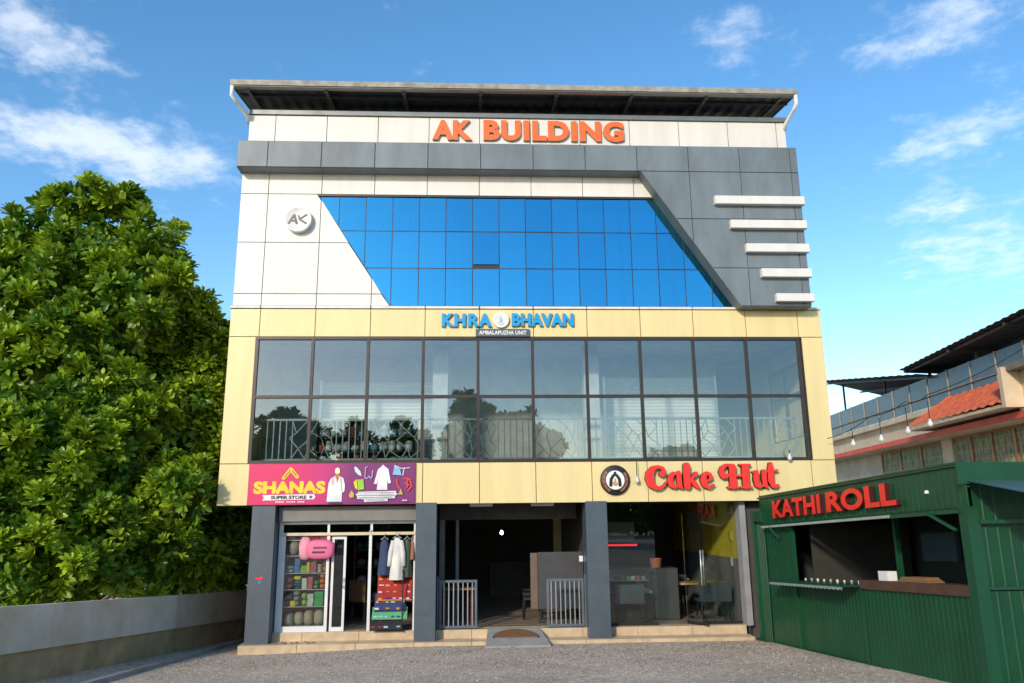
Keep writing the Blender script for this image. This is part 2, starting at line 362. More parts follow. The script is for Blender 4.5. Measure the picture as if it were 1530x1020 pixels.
# ---- carcass
XWL0 = -.588
D = 11.0
for nm, a in (('side_wall', (XL+.03, XL+.2, .06, D, ZS, ZC)), ('upper_side_wall', (XWL0+.01, XWL0+.2, .07, D, ZC, 10.85)), ('upper_side_wall', (12.0, 12.2, -.3, D, ZC2, 10.85)), ('rear_wall', (XL+.03, XR-.03, D, D+.2, 0, ZC)), ('upper_side_wall', (XL+.03, 12.2, D, D+.2, ZC, 10.9))): bx(nm, white_acp if nm == 'upper_side_wall' else yellow_acp, B, *a)
# right side wall, with the opening of the corner window left free
for a in ((.06, 1.0, ZS, ZC), (3.0, D, ZS, ZC), (1.0, 3.0, ZS, 4.3), (1.0, 3.0, 6.1, ZC)): bx('side_wall', yellow_acp, B, XR-.2, XR-.03, *a)
for y in (1.0, 2.0, 2.95): bx('side_window_mullion', frame_brown, B, XR-.15, XR-.09, y, y+.05, 4.3, 6.1)
for z in (4.3, 5.35, 6.05): bx('side_window_rail', frame_brown, B, XR-.148, XR-.092, 1.0, 3.0, z, z+.05)
bx('floor_slab', concrete, B, XL+.2, XR-.2, .3, D, ZS+.35, ZWB-.05)
bx('floor_slab', pale_room, B, XL+.2, XR-.2, .3, D, ZWT+.12, ZC2)
bx('roof_slab', concrete, B, XL+.2, 12.2, .5, D, 10.9, 11.1)
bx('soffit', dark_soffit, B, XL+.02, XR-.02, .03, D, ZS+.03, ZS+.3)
# ---- cladding backing (dark joints show between the panels)
def back(y, *a): return bx('cladding_backing', joint, B, a[0], a[1], y+.022, y+.06, a[2], a[3])
back(0, XL+.01, XR-.01, ZS+.01, ZWB-.03); back(0, XL+.01, -.02, ZWB-.03, ZWT+.03); back(0, 12.07, XR-.01, ZWB-.03, ZWT+.03); back(0, XL+.01, XR-.01, ZWT+.03, ZC)
def panel(m, x0, x1, z0, z1, y=0., poly=None, name='cladding_panel', th=.024):
    poly = poly or [(x0+J, z0+J), (x1-J, z0+J), (x1-J, z1-J), (x0+J, z1-J)]
    return MB().prism(poly, y, y+th, .004).build(name, m, B)
xs = [XL]+GX+[XR]
for a, b in zip(xs, xs[1:]):
    panel(yellow_acp, a, b, ZS, ZWB-.03)
    panel(yellow_acp, a, b, ZWT+.03, ZC)
panel(yellow_acp, XL, -.03, ZWB-.03, ZWT+.03); panel(yellow_acp, 12.08, XR, ZWB-.03, ZWT+.03)
for a, b in ((XL, -.02), (12.07, XR)):            # side returns of the yellow box
    x = XL if a == XL else XR
    for z0, z1 in ((ZS, ZWB-.03), (ZWB-.03, ZWT+.03), (ZWT+.03, ZC)):
        MB().box(x-.01 if x < 0 else x-.014, x+.014 if x < 0 else x+.01, .03, D, z0+J, z1-J).build('cladding_panel', yellow_acp, B)
xs2 = [XL-.03]+GX+[XR+.03]
for a, b in zip(xs2, xs2[1:]): panel(strip_white, a+.004, b-.004, ZC+.002, ZC2, y=-.035, name='ledge_panel', th=.12)
# ---- upper white storey
XWL = -.588
dl = lambda z: 1.148+(9.762-z)*(2.839-1.148)/(9.762-7.137)       # left slanted edge of the blue glazing
dr = lambda z: 8.60+(10.31-z)*(10.56-8.60)/(10.31-7.14)          # right slanted edge
back(.0, XWL+.01, 8.55, 9.79, 10.3)
MB().prism([(XWL+.01, ZC2), (dl(ZC2)-.01, ZC2), (dl(9.78)-.01, 9.785), (XWL+.01, 9.785)], .022, .06).build('cladding_backing', joint, B)
XWL = -.588
rows = [(ZC2, 7.414), (7.414, 8.612), (8.612, 9.78)]
for z0, z1 in rows:
    panel(white_acp, XWL, GX[0], z0, z1)
    for k in (0, 1, 2):
        x0, x1 = GX[k], GX[k+1]; e0, e1 = dl(z0), dl(z1)
        lim0, lim1 = min(x1, e0), min(x1, e1)
        if lim0 <= x0+.02: continue
        a = J
        if lim1 > x0+.02: poly = [(x0+a, z0+a), (lim0-a, z0+a)] + ([(x1-a, z0+a+(0 if e0 >= x1 else 0))] if False else []) + ([(x1-a, 9.762-(x1-1.148)*(9.762-7.137)/(2.839-1.148))] if e0 > x1 > e1 else []) + [(lim1-a, z1-a), (x0+a, z1-a)]
        else: poly = [(x0+a, z0+a), (lim0-a, z0+a), (x0+a, z0+(lim0-x0)*(9.762-7.137)/(2.839-1.148))]
        panel(white_acp, 0, 0, 0, 0, poly=poly)
xs3 = [XWL]+GX[:8]
for a, b in zip(xs3, xs3[1:]): panel(white_acp, a, b, 9.78, 10.3)
panel(white_acp, 0, 0, 0, 0, poly=[(GX[7]+J, 9.787), (dr(9.787)-.0, 9.787), (dr(10.29), 10.29), (GX[7]+J, 10.29)])
bx('window_head', frame_brown, B, dl(9.76)+.0, dr(9.74), -.004, .05, 9.735, 9.776)
# ---- parapet, band, grey frame
YG, YP = -.36, .2
back(YP, -.56, 12.25, 10.8, 11.86)
xp = [-.575]+[g+.01 for g in GX]+[12.27]
for a, b in zip(xp, xp[1:]): panel(white_acp, a, b, 10.85, 11.86, y=YP)
bx('parapet_cap', mat('cap_metal', (.2, .22, .23), .4, .4), B, -.6, 12.3, YP-.05, YP+.3, 11.86, 11.97)
for x in (-.575, 12.25): bx('parapet_return', white_acp, B, x, x+.02, YP+.03, D, 10.3, 11.86)
XGL, XGR = -.615, 12.235; ZGB, ZGT = 10.275, 10.919
gj = [XGL]+[g+.03 for g in GX]+[XGR]
fr_edge = lambda z: 8.544+(10.262-z)*(10.638-8.544)/(10.262-7.061)    # slanted front edge of the grey frame
bx('cladding_backing', joint, B, XGL+.012, XGR-.012, YG+.024, YP-.001, ZGB+.012, ZGT-.01)
MB().prism([(fr_edge(ZGB)+.02, ZGB+.005), (fr_edge(7.06)+.02, 7.072), (XGR-.012, 7.072), (XGR-.012, ZGB+.005)][::-1], YG+.024, -.002).build('cladding_backing', joint, B)
for a, b in zip(gj, gj[1:]): panel(grey_acp, a, b, ZGB, ZGT, y=YG)
# underside and slanted reveal of the grey frame, its right and left returns
bx('soffit_panel', grey_acp, B, XGL, fr_edge(ZGB), YG+.03, -.002, ZGB-.004, ZGB+.008)
MB().add([(fr_edge(ZGB), YG+.01, ZGB), (fr_edge(7.061), YG+.01, 7.061), (fr_edge(7.061), .04, 7.061), (fr_edge(ZGB), .04, ZGB), (fr_edge(ZGB)+.018, YG+.01, ZGB), (fr_edge(7.061)+.018, YG+.01, 7.061), (fr_edge(7.061)+.018, .04, 7.061), (fr_edge(ZGB)+.018, .04, ZGB)],
         [(0, 1, 2, 3), (7, 6, 5, 4), (0, 4, 5, 1), (2, 6, 7, 3), (0, 3, 7, 4), (1, 5, 6, 2)]).build('reveal_panel', grey_acp, B)
bx('soffit_panel', grey_acp, B, fr_edge(7.061), XGR, YG+.03, -.036, 7.058, 7.068)
for x in (XGL, XGR-.012): bx('return_panel', grey_acp, B, x, x+.012, YG+.03, 1.2, 7.07 if x > 0 else ZGB+.01, ZGT-.01)
hz = [(9.118, ZGB), (7.949, 9.118), (7.066, 7.949)]
for z0, z1 in hz:
    for k in range(8, len(gj)-1):
        x0, x1 = gj[k], gj[k+1]; e0, e1 = fr_edge(z0)+.004, fr_edge(z1)+.004     # slanted edge: e0 (lower) > e1
        if e1 >= x1: continue
        lo = max(x0, e1); P = []
        if e0 < x1: P += [(max(e0, x0)+(J if e0 <= x0 else 0), z0+J), (x1-J, z0+J)]
        else: P += [(x1-J, 10.262-(x1-J-8.544)*(10.262-7.061)/(10.638-8.544))]
        P += [(x1-J, z1-J), (lo+(J if lo == x0 else 0), z1-J)]
        if e1 < x0 < e0: P += [(x0+J, 10.262-(x0+J-8.544)*(10.262-7.061)/(10.638-8.544))]
        if len(P) >= 3: panel(grey_acp, 0, 0, 0, 0, y=YG, poly=P)
for x0, z0, z1 in ((10.18, 9.44, 9.635), (10.50, 8.86, 9.055), (10.815, 8.295, 8.49), (11.115, 7.71, 7.905), (11.40, 7.145, 7.325)):
    MB().prism([(x0, z0), (XGR+.02, z0), (XGR+.02, z1), (x0, z1)], -.49, YG-.002, .006).build('fin', white_acp, B)
# ---- blue glazing: every pane its own
bzs = [7.14, 8.027, 8.906, 9.74]; bxs = [1.645+.606*(i-2) for i in range(20)]
for r in range(3):
    z0, z1 = bzs[r]+.012, bzs[r+1]-.012
    for i in range(len(bxs)-1):
        x0, x1 = bxs[i]+.01, bxs[i+1]-.01
        def clip(poly, fn, keep):           # clip by slanted line x=fn(z)
            outp = []
            for p, q in zip(poly, poly[1:]+poly[:1]):
                a = (p[0]-fn(p[1]))*keep; b = (q[0]-fn(q[1]))*keep
                if a >= 0: outp.append(p)
                if a*b < 0: t = a/(a-b); outp.append((p[0]+t*(q[0]-p[0]), p[1]+t*(q[1]-p[1])))
            return outp
        P = clip(clip([(x0, z0), (x1, z0), (x1, z1), (x0, z1)], lambda z: dl(z)+.015, 1), lambda z: dr(z)+.1, -1)
        if len(P) < 3 or max(p[0] for p in P)-min(p[0] for p in P) < .03: continue
        open_vent = (r == 1 and abs(x0-1.655-.606*5) < .05)
        y0 = .03
        ob = MB().prism(P, y0, y0+.008).build('glass_pane', glass_blue, B)
        tx, tz = random.uniform(-.012, .012), random.uniform(-.014, .014)
        if not open_vent:
            for v in ob.data.vertices: v.co.y += (v.co.x-(x0+x1)/2)*tx+(v.co.z-(z0+z1)/2)*tz
        if open_vent:
            for v in ob.data.vertices:
                t = (z1-v.co.z); v.co.y -= t*.025; v.co.z += t*.0+.085*t/(z1-z0)
            bx('vent_opening', black, B, x0-.01, x1+.01, .04, .12, z0-.02, z0+.14)  # black box stands in for the shade inside the open vent
for z in bzs[1:3]: bx('glazing_rail', frame_brown, B, dl(z)+.01, dr(z)+.1, .038, .075, z-.012, z+.012)
for i, x in enumerate(bxs):
    zt = min(9.74, 9.762-(x-1.148)*0) ; zl = 7.14
    if x < 2.839: zl = 9.762-(x-1.148)*(9.762-7.137)/(2.839-1.148)
    if x > dr(9.74): zt = 10.31-(x-8.6-.09)*(10.31-7.14)/(10.56-8.6)
    if zt-zl > .06 and 1.15 < x < 10.6: bx('glazing_mullion', frame_brown, B, x-.01, x+.01, .039, .074, max(zl, 7.14), zt)
# curtains behind the blue glass
cur = mat('curtain', (.62, .64, .66), .9)
def curtain(x0, x1, z0, z1, y, amp=.035, w=.13, name='curtain'):
    n = int((x1-x0)/w*8); mbb = MB(); vs = []
    for i in range(n+1):
        x = x0+(x1-x0)*i/n; yy = y+amp*math.sin(x/w*6.28+1.3*math.sin(x*2.1)); vs += [(x, yy, z0), (x, yy, z1), (x, yy+.004, z0), (x, yy+.004, z1)]
    mbb.add(vs, [f for i in range(n) for f in ((i*4, i*4+4, i*4+5, i*4+1), (i*4+2, i*4+3, i*4+7, i*4+6))]); return mbb.build(name, cur, B)
for a, b in ((1.3, 2.1), (2.3, 4.4), (6.9, 8.1), (8.2, 9.3), (9.4, 10.4)): curtain(a, b, 7.2, 9.6, .4)
bx('room_wall', mat('upper_room', (.25, .27, .3), .8), B, XL+.2, 12.0, 1.6, 1.7, ZC2, 10.85)
# ---- first floor window
wx = [1.2*k for k in range(11)]
fw = .032
for x in wx: bx('window_mullion', frame_brown, B, x-fw, x+fw, .0, .09, ZWB, ZWT)
for z in (ZWB, ZWM, ZWT): bx('window_rail', frame_brown, B, -fw, 12+fw, -.006 if z != ZWM else .004, .086, z-.033, z+.033)
for a, b in zip(wx, wx[1:]):
    for z0, z1 in ((ZWB, ZWM), (ZWM, ZWT)):
        ob = bx('window_pane', glass_win, B, a+fw, b-fw, .04, .048, z0+.033, z1-.033)
        tx, tz = random.uniform(-.0035, .0035), random.uniform(-.003, .003)
        for v in ob.data.vertices: v.co.y += (v.co.x-(a+b)/2)*tx+(v.co.z-(z0+z1)/2)*tz
bx('room_wall', pale_room, B, XL+.2, 8.0, 2.9, 3.05, ZWB-.05, ZWT+.12)
bx('room_wall', pale_room, B, 8.0, 11.0, 2.9, 3.05, ZWB-.05, ZWT+.12)
bx('room_floor', mat('beige_floor', (.4, .37, .32), .4), B, XL+.2, XR-.2, .1, 3.5, ZWB-.05, ZWB-.03)
for x in (3.75, 7.3): bx('interior_column', pale_room, B, x, x+.35, 1.2, 1.6, ZWB-.03, ZWT+.12)
def shutter(x0, x1, z0, z1, y, label):
    t = thing('roller_shutter', label, 'shutter', loc=(x0, y, z0)); n = int((z1-z0)/.085); mbb = MB(); vs = []
    for i in range(n+1):
        z = (z1-z0)*i/n
        for dz, dy in ((0, 0), (.03, -.018), (.06, -.018)): vs += [(0, dy, z+dz), (x1-x0, dy, z+dz)]
    mbb.add(vs, [(i*2, i*2+1, i*2+3, i*2+2) for i in range(len(vs)//2-1)]); mbb.build('shutter_curtain', mat('shutter_white', (.8, .8, .77), .45, var=.05, scale=1), t)
    for x in (-.05, x1-x0): MB().box(x, x+.05, -.05, .02, 0, z1-z0+.1).build('guide_channel', alu, t)
shutter(1.0, 3.7, ZWB, 5.75, 2.3, 'white ribbed roller shutter behind the window above the pink banner')
shutter(7.95, 10.7, ZWB, 5.85, 2.2, 'white ribbed roller shutter behind the window above the red script sign')
# railing behind the window
rl = MB(); rl.bar((.05, .38, 4.66), (11.95, .38, 4.66), .045); rl.bar((.05, .38, 3.80), (11.95, .38, 3.80), .035)
RAIL = rl.build('balcony_railing', steel_rail, B)
rg = random.Random(11); x = .1; k = 0
while x < 11.9:
    if k % 2 == 0:
        for i in range(5):
            if x < 11.9: MB().bar((x, .38, 3.82), (x, .38, 4.64), .022).build('baluster', steel_rail, RAIL)
            x += .135
    else:
        w = min(.95, 11.9-x); lm = MB(); pts = [[(x+w*(i+.5*(j % 2))/3.5+rg.uniform(-.07, .07), 3.82+.82*j/4+(rg.uniform(-.06, .06) if 0 < j < 4 else 0)) for i in range(4)] for j in range(5)]
        for j in range(4):
            for i in range(4):
                a = pts[j][i]; lm.bar((a[0], .38, a[1]), (pts[j+1][i][0], .38, pts[j+1][i][1]), .02)
                o2 = i+(1 if j % 2 else -1)
                if 0 <= o2 < 4 and rg.random() < .75: b = pts[j+1][o2]; lm.bar((a[0], .379, a[1]), (b[0], .379, b[1]), .018)
        for e in (x, x+w): lm.bar((e, .38, 3.82), (e, .38, 4.64), .022)
        lm.build('lattice', steel_rail, RAIL); x += w+.135
    k += 1
# added dark cabinet with bundles, standing in for a reflection in the left window
cab = thing('goods_rack', 'added dark rack of white and teal bundles standing in for a reflection in the upper window', 'rack', loc=(1.1, 1.25, ZWB-.03))
MB().box(0, 2.3, .3, .34, 0, 1.05).build('back_panel', black, cab)
for z in (0, .33, .68, 1.03): MB().box(0, 2.3, 0, .3, z, z+.025).build('shelf', black, cab)
for x in (0, 1.14, 2.27): MB().box(x, x+.03, -.003, .3, .0, 1.05).build('upright', black, cab)
rg = random.Random(5)
cols = [mat('bundle_white', (.7, .74, .78), .8), mat('bundle_teal', (.1, .3, .36), .8), mat('bundle_red', (.45, .1, .08), .8), mat('bundle_blue', (.2, .38, .6), .8)]
for r, z in enumerate((.03, .36, .71)):
    x = .06
    while x < 2.05:
        w = rg.uniform(.12, .24); h = rg.uniform(.14, .27); m = cols[(2 if r == 0 else 0) if rg.random() < .6 else rg.randrange(4)]
        o = MB().blob((1.1+x+w/2, 1.4, ZWB-.03+z+h/2), (w/2, .1, h/2), .1, rg.randrange(999), 8, 6).build('cloth_bundle', m, None, True)
        nmc = m.name.split('_')[1]; tag(o, f'{nmc} bundle on the added rack standing in for a reflection in the upper window, {("bottom", "middle", "upper")[r]} shelf', 'bundle', f'{nmc} bundles on the {("bottom", "middle", "upper")[r]} shelf of the added reflection rack'); x += w+.02
# ---- roof
RZ = 12.385; rf = MB(); YR = -.4
n = 88; prof = []
for i in range(n+1):
    x = -.85+13.2*i/n; prof.append((x, .02*(1 if i % 2 else 0)))
vs = []
for x, h in prof: vs += [(x, YR, RZ-.1+h), (x, 5.3, RZ+.75+h), (x, D+.4, RZ-.1+h)]
rf.add(vs, [f for i in range(n) for f in ((i*3, i*3+3, i*3+4, i*3+1), (i*3+1, i*3+4, i*3+5, i*3+2))])
rf.build('roof_sheet', roof_sheet, B)
fx = [-.87+13.24*i/11 for i in range(12)]
for a, b in zip(fx, fx[1:]): MB().box(a+.003, b-.003, YR-.05, YR-.02, RZ-.13, RZ).build('roof_flashing', flash, B)
bx('gutter', mat('gutter_grey', (.3, .3, .29), .5, .3), B, -.86, 12.36, YR-.02, YR+.12, RZ-.15, RZ-.12)
for x in (-.87, 12.35): MB().add([(x, YR, RZ-.12), (x, 5.3, RZ+.72), (x, D+.4, RZ-.12), (x, D+.4, RZ), (x, 5.3, RZ+.85), (x, YR, RZ), (x+.02, YR, RZ-.12), (x+.02, 5.3, RZ+.72), (x+.02, D+.4, RZ-.12), (x+.02, D+.4, RZ), (x+.02, 5.3, RZ+.85), (x+.02, YR, RZ)], [(0, 1, 4, 5), (1, 2, 3, 4), (6, 11, 10, 7), (7, 10, 9, 8), (0, 6, 7, 1), (1, 7, 8, 2), (5, 4, 10, 11), (4, 3, 9, 10)]).build('roof_flashing', flash, B)
for y in (.0, 1.1, 2.4, 3.8): bx('purlin', roof_sheet, B, -.8, 12.3, y, y+.06, RZ-.21+(y+.4)*.149, RZ-.13+(y+.4)*.149)
for i in range(8):
    x = -.5+12.5*i/7; MB().bar((x, YR+.1, RZ-.17), (x, 5.3, RZ+.6), .07).build('rafter', roof_sheet, B); bx('roof_post', roof_sheet, B, x, x+.07, 2.2, 2.27, 11.1, RZ+.15)
for x0, x1 in ((-.83, -.6), (12.33, 12.26)):
    MB().tube([(x0, YR, RZ-.14), (x0, YR, RZ-.36), ((x0*.65+x1*.35), YR+.15, RZ-.46), (x1, YP-.05, RZ-.6), (x1, YP+.05, RZ-.75)], .045, 10).build('downpipe', whitep, B, True)
# ================================================================== signs on the facade
def face_map(x0, x1, z0, z1, y): return lambda u, v, w: (x0+(x1-x0)*u, y-w, z0+(z1-z0)*v)
s = thing('building_name_sign', 'orange raised letters spelling the building name on the white parapet', 'sign', loc=(0, 0, 0))
letters('AK', face_map(3.725, 4.66, 11.255, 11.765, YP-.001), .07, orange, orange_side, s, .052, 1.06); letters('BUILDING', face_map(4.93, 8.29, 11.255, 11.785, YP-.001), .07, orange, orange_side, s, .052, 1.12)
s = thing('hall_name_sign', 'blue raised letters with a round white emblem on the yellow band', 'sign')
letters('KHRA', face_map(4.0, 5.1, 6.655, 6.955, -.004), .06, cyan, cyan_side, s, .05, 1.2); letters('BHAVAN', face_map(5.55, 6.925, 6.665, 6.965, -.004), .06, cyan, cyan_side, s, .05, 1.1)
MB().lathe([(.18, 0), (.18, -.05), (.16, -.065), (.14, -.05), (0.001, -.05)], (5.31, -.003, 6.81), 32, 'y').build('emblem', whitep, s, True)
stroke_mesh([[(0, 30, 3), (-12, 5, 3), (-10, -18, 4), (0, -24, 4), (10, -18, 4), (12, 5, 3), (0, 30, 3)], [(-28, -20, 3), (-15, -38, 4), (0, -43, 4), (15, -38, 4), (28, -20, 3)], [(0, 8, 3), (0, -10, 4)]], lambda x, y, w: (5.31+x*.0026, -.054-w, 6.81+y*.0026), .004, mat('emblem_grey', (.35, .45, .5), .5), alu, 'emblem_mark', s)
s = thing('unit_plate', 'dark plate with white unit lettering under the blue letters', 'sign'); bx('plate', slate, s, 4.75, 5.935, -.06, -.004, 6.43, 6.605, c=.006)
flat_text('AMBALAPUZHA UNIT', face_map(4.82, 5.87, 6.475, 6.565, -.063), whitep, 'lettering', s, .02)
s = thing('round_logo_sign', 'round white disc with dark monogram on the white cladding', 'sign')
MB().lathe([(.3, 0), (.3, -.13), (.285, -.145), (.27, -.135), (.001, -.135)], (.765, -.003, 9.115), 40, 'y').build('disc', mat('disc_white', (.74, .74, .72), .35), s, True)
mk = lambda x, y, w: (.765+x*.0044, -.139-w, 9.115+y*.0044)
for st in ([[(-46, -22, 5), (-20, 22, 6), (-6, -22, 6)], [(-34, -10, 4), (-14, -10, 4)]], [[(42, 24, 5), (8, -1, 6), (40, -22, 5)], [(2, 18, 4), (10, 0, 5)]]): stroke_mesh(st, mk, .006, mat('mono_dark', (.06, .06, .065), .4), black, 'monogram', s)
# ---- cake sign
s = thing('cake_shop_sign', 'large red swash script letters on the yellow band beside a round logo', 'sign')
CK = [[[(545, 188, 22)], [(562, 180, 16), (555, 142, 14), (520, 128, 13), (480, 142, 20), (455, 182, 30), (450, 225, 33), (462, 270, 29), (495, 300, 18), (530, 302, 13), (560, 280, 9), (575, 255, 6)]],
      [[(668, 190, 9), (635, 183, 14), (610, 210, 20), (604, 245, 22), (614, 280, 20), (640, 296, 12), (662, 280, 8)], [(676, 178, 16), (673, 230, 19), (676, 285, 19), (694, 302, 9)]],
      [[(738, 122, 27), (734, 200, 26), (735, 288, 26)], [(760, 238, 9), (788, 207, 13), (806, 188, 18)], [(768, 236, 12), (792, 270, 21), (818, 300, 13)]],
      [[(864, 250, 6), (900, 242, 8), (920, 226, 11)], [(918, 220, 14), (914, 194, 14), (890, 182, 13), (866, 202, 20), (858, 242, 24), (868, 280, 21), (900, 300, 13), (938, 278, 7)]],
      [[(1088, 135, 27), (1084, 210, 26), (1086, 288, 27)], [(1046, 302, 8), (1126, 302, 8)], [(1088, 122, 14), (1042, 118, 12), (1011, 140, 16), (1001, 175, 21), (1013, 210, 21), (1040, 216, 13), (1050, 198, 8)], [(1186, 135, 27), (1183, 210, 26), (1186, 288, 27)], [(1146, 117, 8), (1224, 117, 8)], [(1146, 302, 8), (1226, 302, 8)], [(1085, 207, 9), (1185, 207, 9)]],
      [[(1244, 178, 8), (1268, 180, 19), (1263, 240, 22), (1269, 284, 19), (1290, 299, 12), (1316, 285, 8)], [(1328, 175, 19), (1326, 240, 20), (1330, 285, 18), (1346, 302, 8)]],
      [[(1384, 112, 16), (1380, 180, 24), (1378, 250, 24), (1390, 290, 19), (1415, 299, 12), (1433, 283, 6)], [(1352, 176, 8), (1430, 164, 9)]]]
for st in CK: stroke_mesh([[(x, -y, r) for x, y, r in q] for q in st], lambda x, y, w: (8.36+(x-422)*(11.235-8.36)/(1436-422), -.02-w, 3.08+(y+317)*(3.64-3.08)/217), .1, red, red_side, 'letter', s)
s = thing('cake_shop_logo', 'round black and white bakery logo disc with a bottle and glove emblem', 'sign'); C0 = (7.715, -.002, 3.295)
MB().lathe([(.315, 0), (.315, -.05), (.3, -.06), (.001, -.06)], C0, 48, 'y').build('disc', black, s, True)
MB().lathe([(.2, -.0605), (.2, -.066), (.001, -.066)], C0, 40, 'y').build('inner_disc', whitep, s)
lm = lambda x, y, w: (C0[0]+x*.0033, -.068-w, C0[2]+y*.0033)
stroke_mesh([[(-30, -32, 11), (-27, 5, 10), (-12, 28, 9), (0, 36, 9), (12, 28, 9), (27, 5, 10), (30, -32, 11)], [(0, 45, 9)]], lm, .004, black, black, 'emblem_mark', s)
stroke_mesh([[(0, 5, 5), (0, -8, 6), (-5, -22, 12), (4, -26, 12)]], lm, .008, mat('tan', (.62, .3, .12), .5), black, 'emblem_bottle', s)
rim = MB()
for k in range(26):
    a = math.radians(140+k*8.2) if k < 13 else math.radians(-62+(k-13)*8.2)
    c, q = math.cos(a), math.sin(a); r0, r1 = .225, .275; w = .009 if k % 3 else .014
    rim.add([(C0[0]+c*r-q*sg*w, -.063, C0[2]+q*r+c*sg*w) for r, sg in ((r0, -1), (r1, -1), (r1, 1), (r0, 1))], [(0, 1, 2, 3)])
rim.build('rim_marks', mat('rust', (.5, .16, .07), .5), s)
# ---- store banner
s = thing('store_banner', 'pink and purple shop banner with yellow lettering and drawn clothes', 'banner'); bx('banner_box', mat('banner_edge', (.3, .02, .12), .5), s, .02, 3.475, -.05, -.004, 2.838, 3.69)
pm = bpy.data.materials.new('banner_print'); pm.use_nodes = True; t = pm.node_tree; b_ = t.nodes['Principled BSDF']; b_.inputs['Roughness'].default_value = .4
g_ = t.nodes.new('ShaderNodeNewGeometry'); sx_ = t.nodes.new('ShaderNodeSeparateXYZ'); cr_ = t.nodes.new('ShaderNodeValToRGB'); mr_ = t.nodes.new('ShaderNodeMapRange'); mr_.inputs[1].default_value = 0; mr_.inputs[2].default_value = 3.475
t.links.new(g_.outputs['Position'], sx_.inputs[0]); t.links.new(sx_.outputs[0], mr_.inputs[0]); t.links.new(mr_.outputs[0], cr_.inputs[0]); t.links.new(cr_.outputs[0], b_.inputs['Base Color'])
e = cr_.color_ramp.elements; e[0].color = (.55, .02, .17, 1); e[1].color = (.19, .022, .15, 1); e[0].position = .45; e[1].position = .62
cr_.color_ramp.elements.new(.25).color = (.68, .015, .12, 1)
MB().box(.03, 3.465, -.056, -.0505, 2.848, 3.68).build('banner_sheet', pm, s)
yel = mat('print_yellow', (.85, .62, .02), .5); wht = mat('print_white', (.8, .79, .8), .5); LT = lambda px: .03+(px-62)*3.43/1358
LZ = lambda py: 2.848+(405-py)*.832/345
YB = -.0565; LY = [0]
def pr(name, m, pts, w=None):
    LY[0] += 1; y = YB-.0008*LY[0]
    if w is None:
        me = MB().add([(LT(a), y, LZ(b)) for a, b in pts], [tuple(range(len(pts)))]).mesh(name, m); return link(name, me, s)
    return stroke_mesh([[(a, -b, w) for a, b in q] for q in pts], lambda x, yy, ww: (LT(x), y-ww, LZ(-yy)), .0006, m, m, name, s)
flat_text('SHANAS', lambda u, v, w: (LT(105+585*u), YB-.001, LZ(315-108*v)), yel, 'lettering', s, .055)
LY[0] = 3
pr('logo_mark', yel, [[(345, 180), (400, 105)], [(400, 105), (455, 170)]], 15); pr('logo_mark', mat('print_dark', (.12, .07, .02), .5), [[(352, 172), (398, 112)], [(412, 118), (448, 160)]], 3)
pr('ribbon', wht, [(180, 325), (600, 318), (612, 340), (600, 362), (180, 370), (195, 347)])
flat_text('SUPER STORE', lambda u, v, w: (LT(250+290*u), YB-.0062, LZ(360-30*v)), black, 'lettering', s, .05); LY[0] = 8
pr('ribbon_mark', black, [[(565, 342), (575, 335), (585, 342), (575, 352), (565, 342)]], 4)
for k in range(16): pr('small_print', wht, [(290+k*15, 378), (300+k*15, 377), (300+k*15, 389), (290+k*15, 390)]) if k not in (5, 11) else None
pr('printed_coat', wht, [(705, 385), (715, 230), (735, 185), (770, 165), (800, 165), (835, 185), (850, 240), (848, 300), (828, 310), (828, 385)])
pr('printed_figure', mat('print_skin', (.5, .2, .09), .5), [(768, 165), (772, 130), (785, 120), (800, 130), (803, 170), (788, 225)]); pr('printed_cap', mat('print_cream', (.8, .74, .5), .5), [(764, 140), (766, 105), (785, 92), (802, 105), (806, 140), (785, 150)])
pr('printed_line', mat('print_grey', (.3, .3, .36), .5), [[(750, 180), (752, 240)], [(815, 180), (820, 240), (830, 300)]], 3); pr('printed_skirt', mat('print_navy', (.07, .04, .12), .5), [(725, 387), (828, 387), (828, 402), (722, 402)])
pr('printed_coat', wht, [(1087, 235), (1118, 112), (1150, 85), (1160, 70), (1172, 85), (1205, 110), (1228, 230), (1203, 235), (1195, 190), (1200, 288), (1113, 288), (1120, 190), (1110, 238)])
pr('printed_shoe', wht, [(922, 90), (938, 88), (975, 130), (985, 168), (960, 160), (930, 130)]); pr('printed_sock', mat('print_lilac', (.5, .4, .62), .5), [[(1015, 95), (1012, 185), (1030, 190), (1045, 170), (1060, 190), (1072, 170), (1075, 120)], [(1015, 95), (1030, 90)]], 4)
pr('printed_bag', mat('print_green', (.3, .6, .05), .5), [(950, 200), (1000, 195), (1010, 280), (960, 290)]); pr('printed_bag', yel, [(920, 220), (945, 195), (955, 285), (935, 270)])
pr('printed_cloth', mat('print_blue', (.25, .5, .75), .5), [(1255, 80), (1300, 110), (1315, 165), (1240, 158)]); pr('printed_line', wht, [[(1255, 80), (1310, 105), (1380, 100)], [(1335, 105), (1325, 165)]], 3)
pr('printed_beads', mat('print_red', (.7, .05, .03), .5), [[(1275, 200), (1285, 255), (1300, 275)], [(1335, 190), (1385, 200), (1400, 260), (1370, 295)], [(1345, 230), (1375, 250)], [(1365, 195), (1360, 270)]], 7)
pr('printed_bell', mat('print_gold', (.6, .4, .1), .5), [(885, 330), (905, 290), (930, 320), (925, 350), (895, 352)]); pr('printed_bell', MATS['print_gold'], [(1290, 330), (1310, 275), (1330, 330)])
pr('text_block', wht, [(940, 322), (960, 318), (960, 303), (1272, 297), (1272, 318), (1290, 322), (1265, 340), (1265, 360), (1205, 365), (1205, 385), (1012, 390), (1012, 368), (955, 362), (955, 340)])
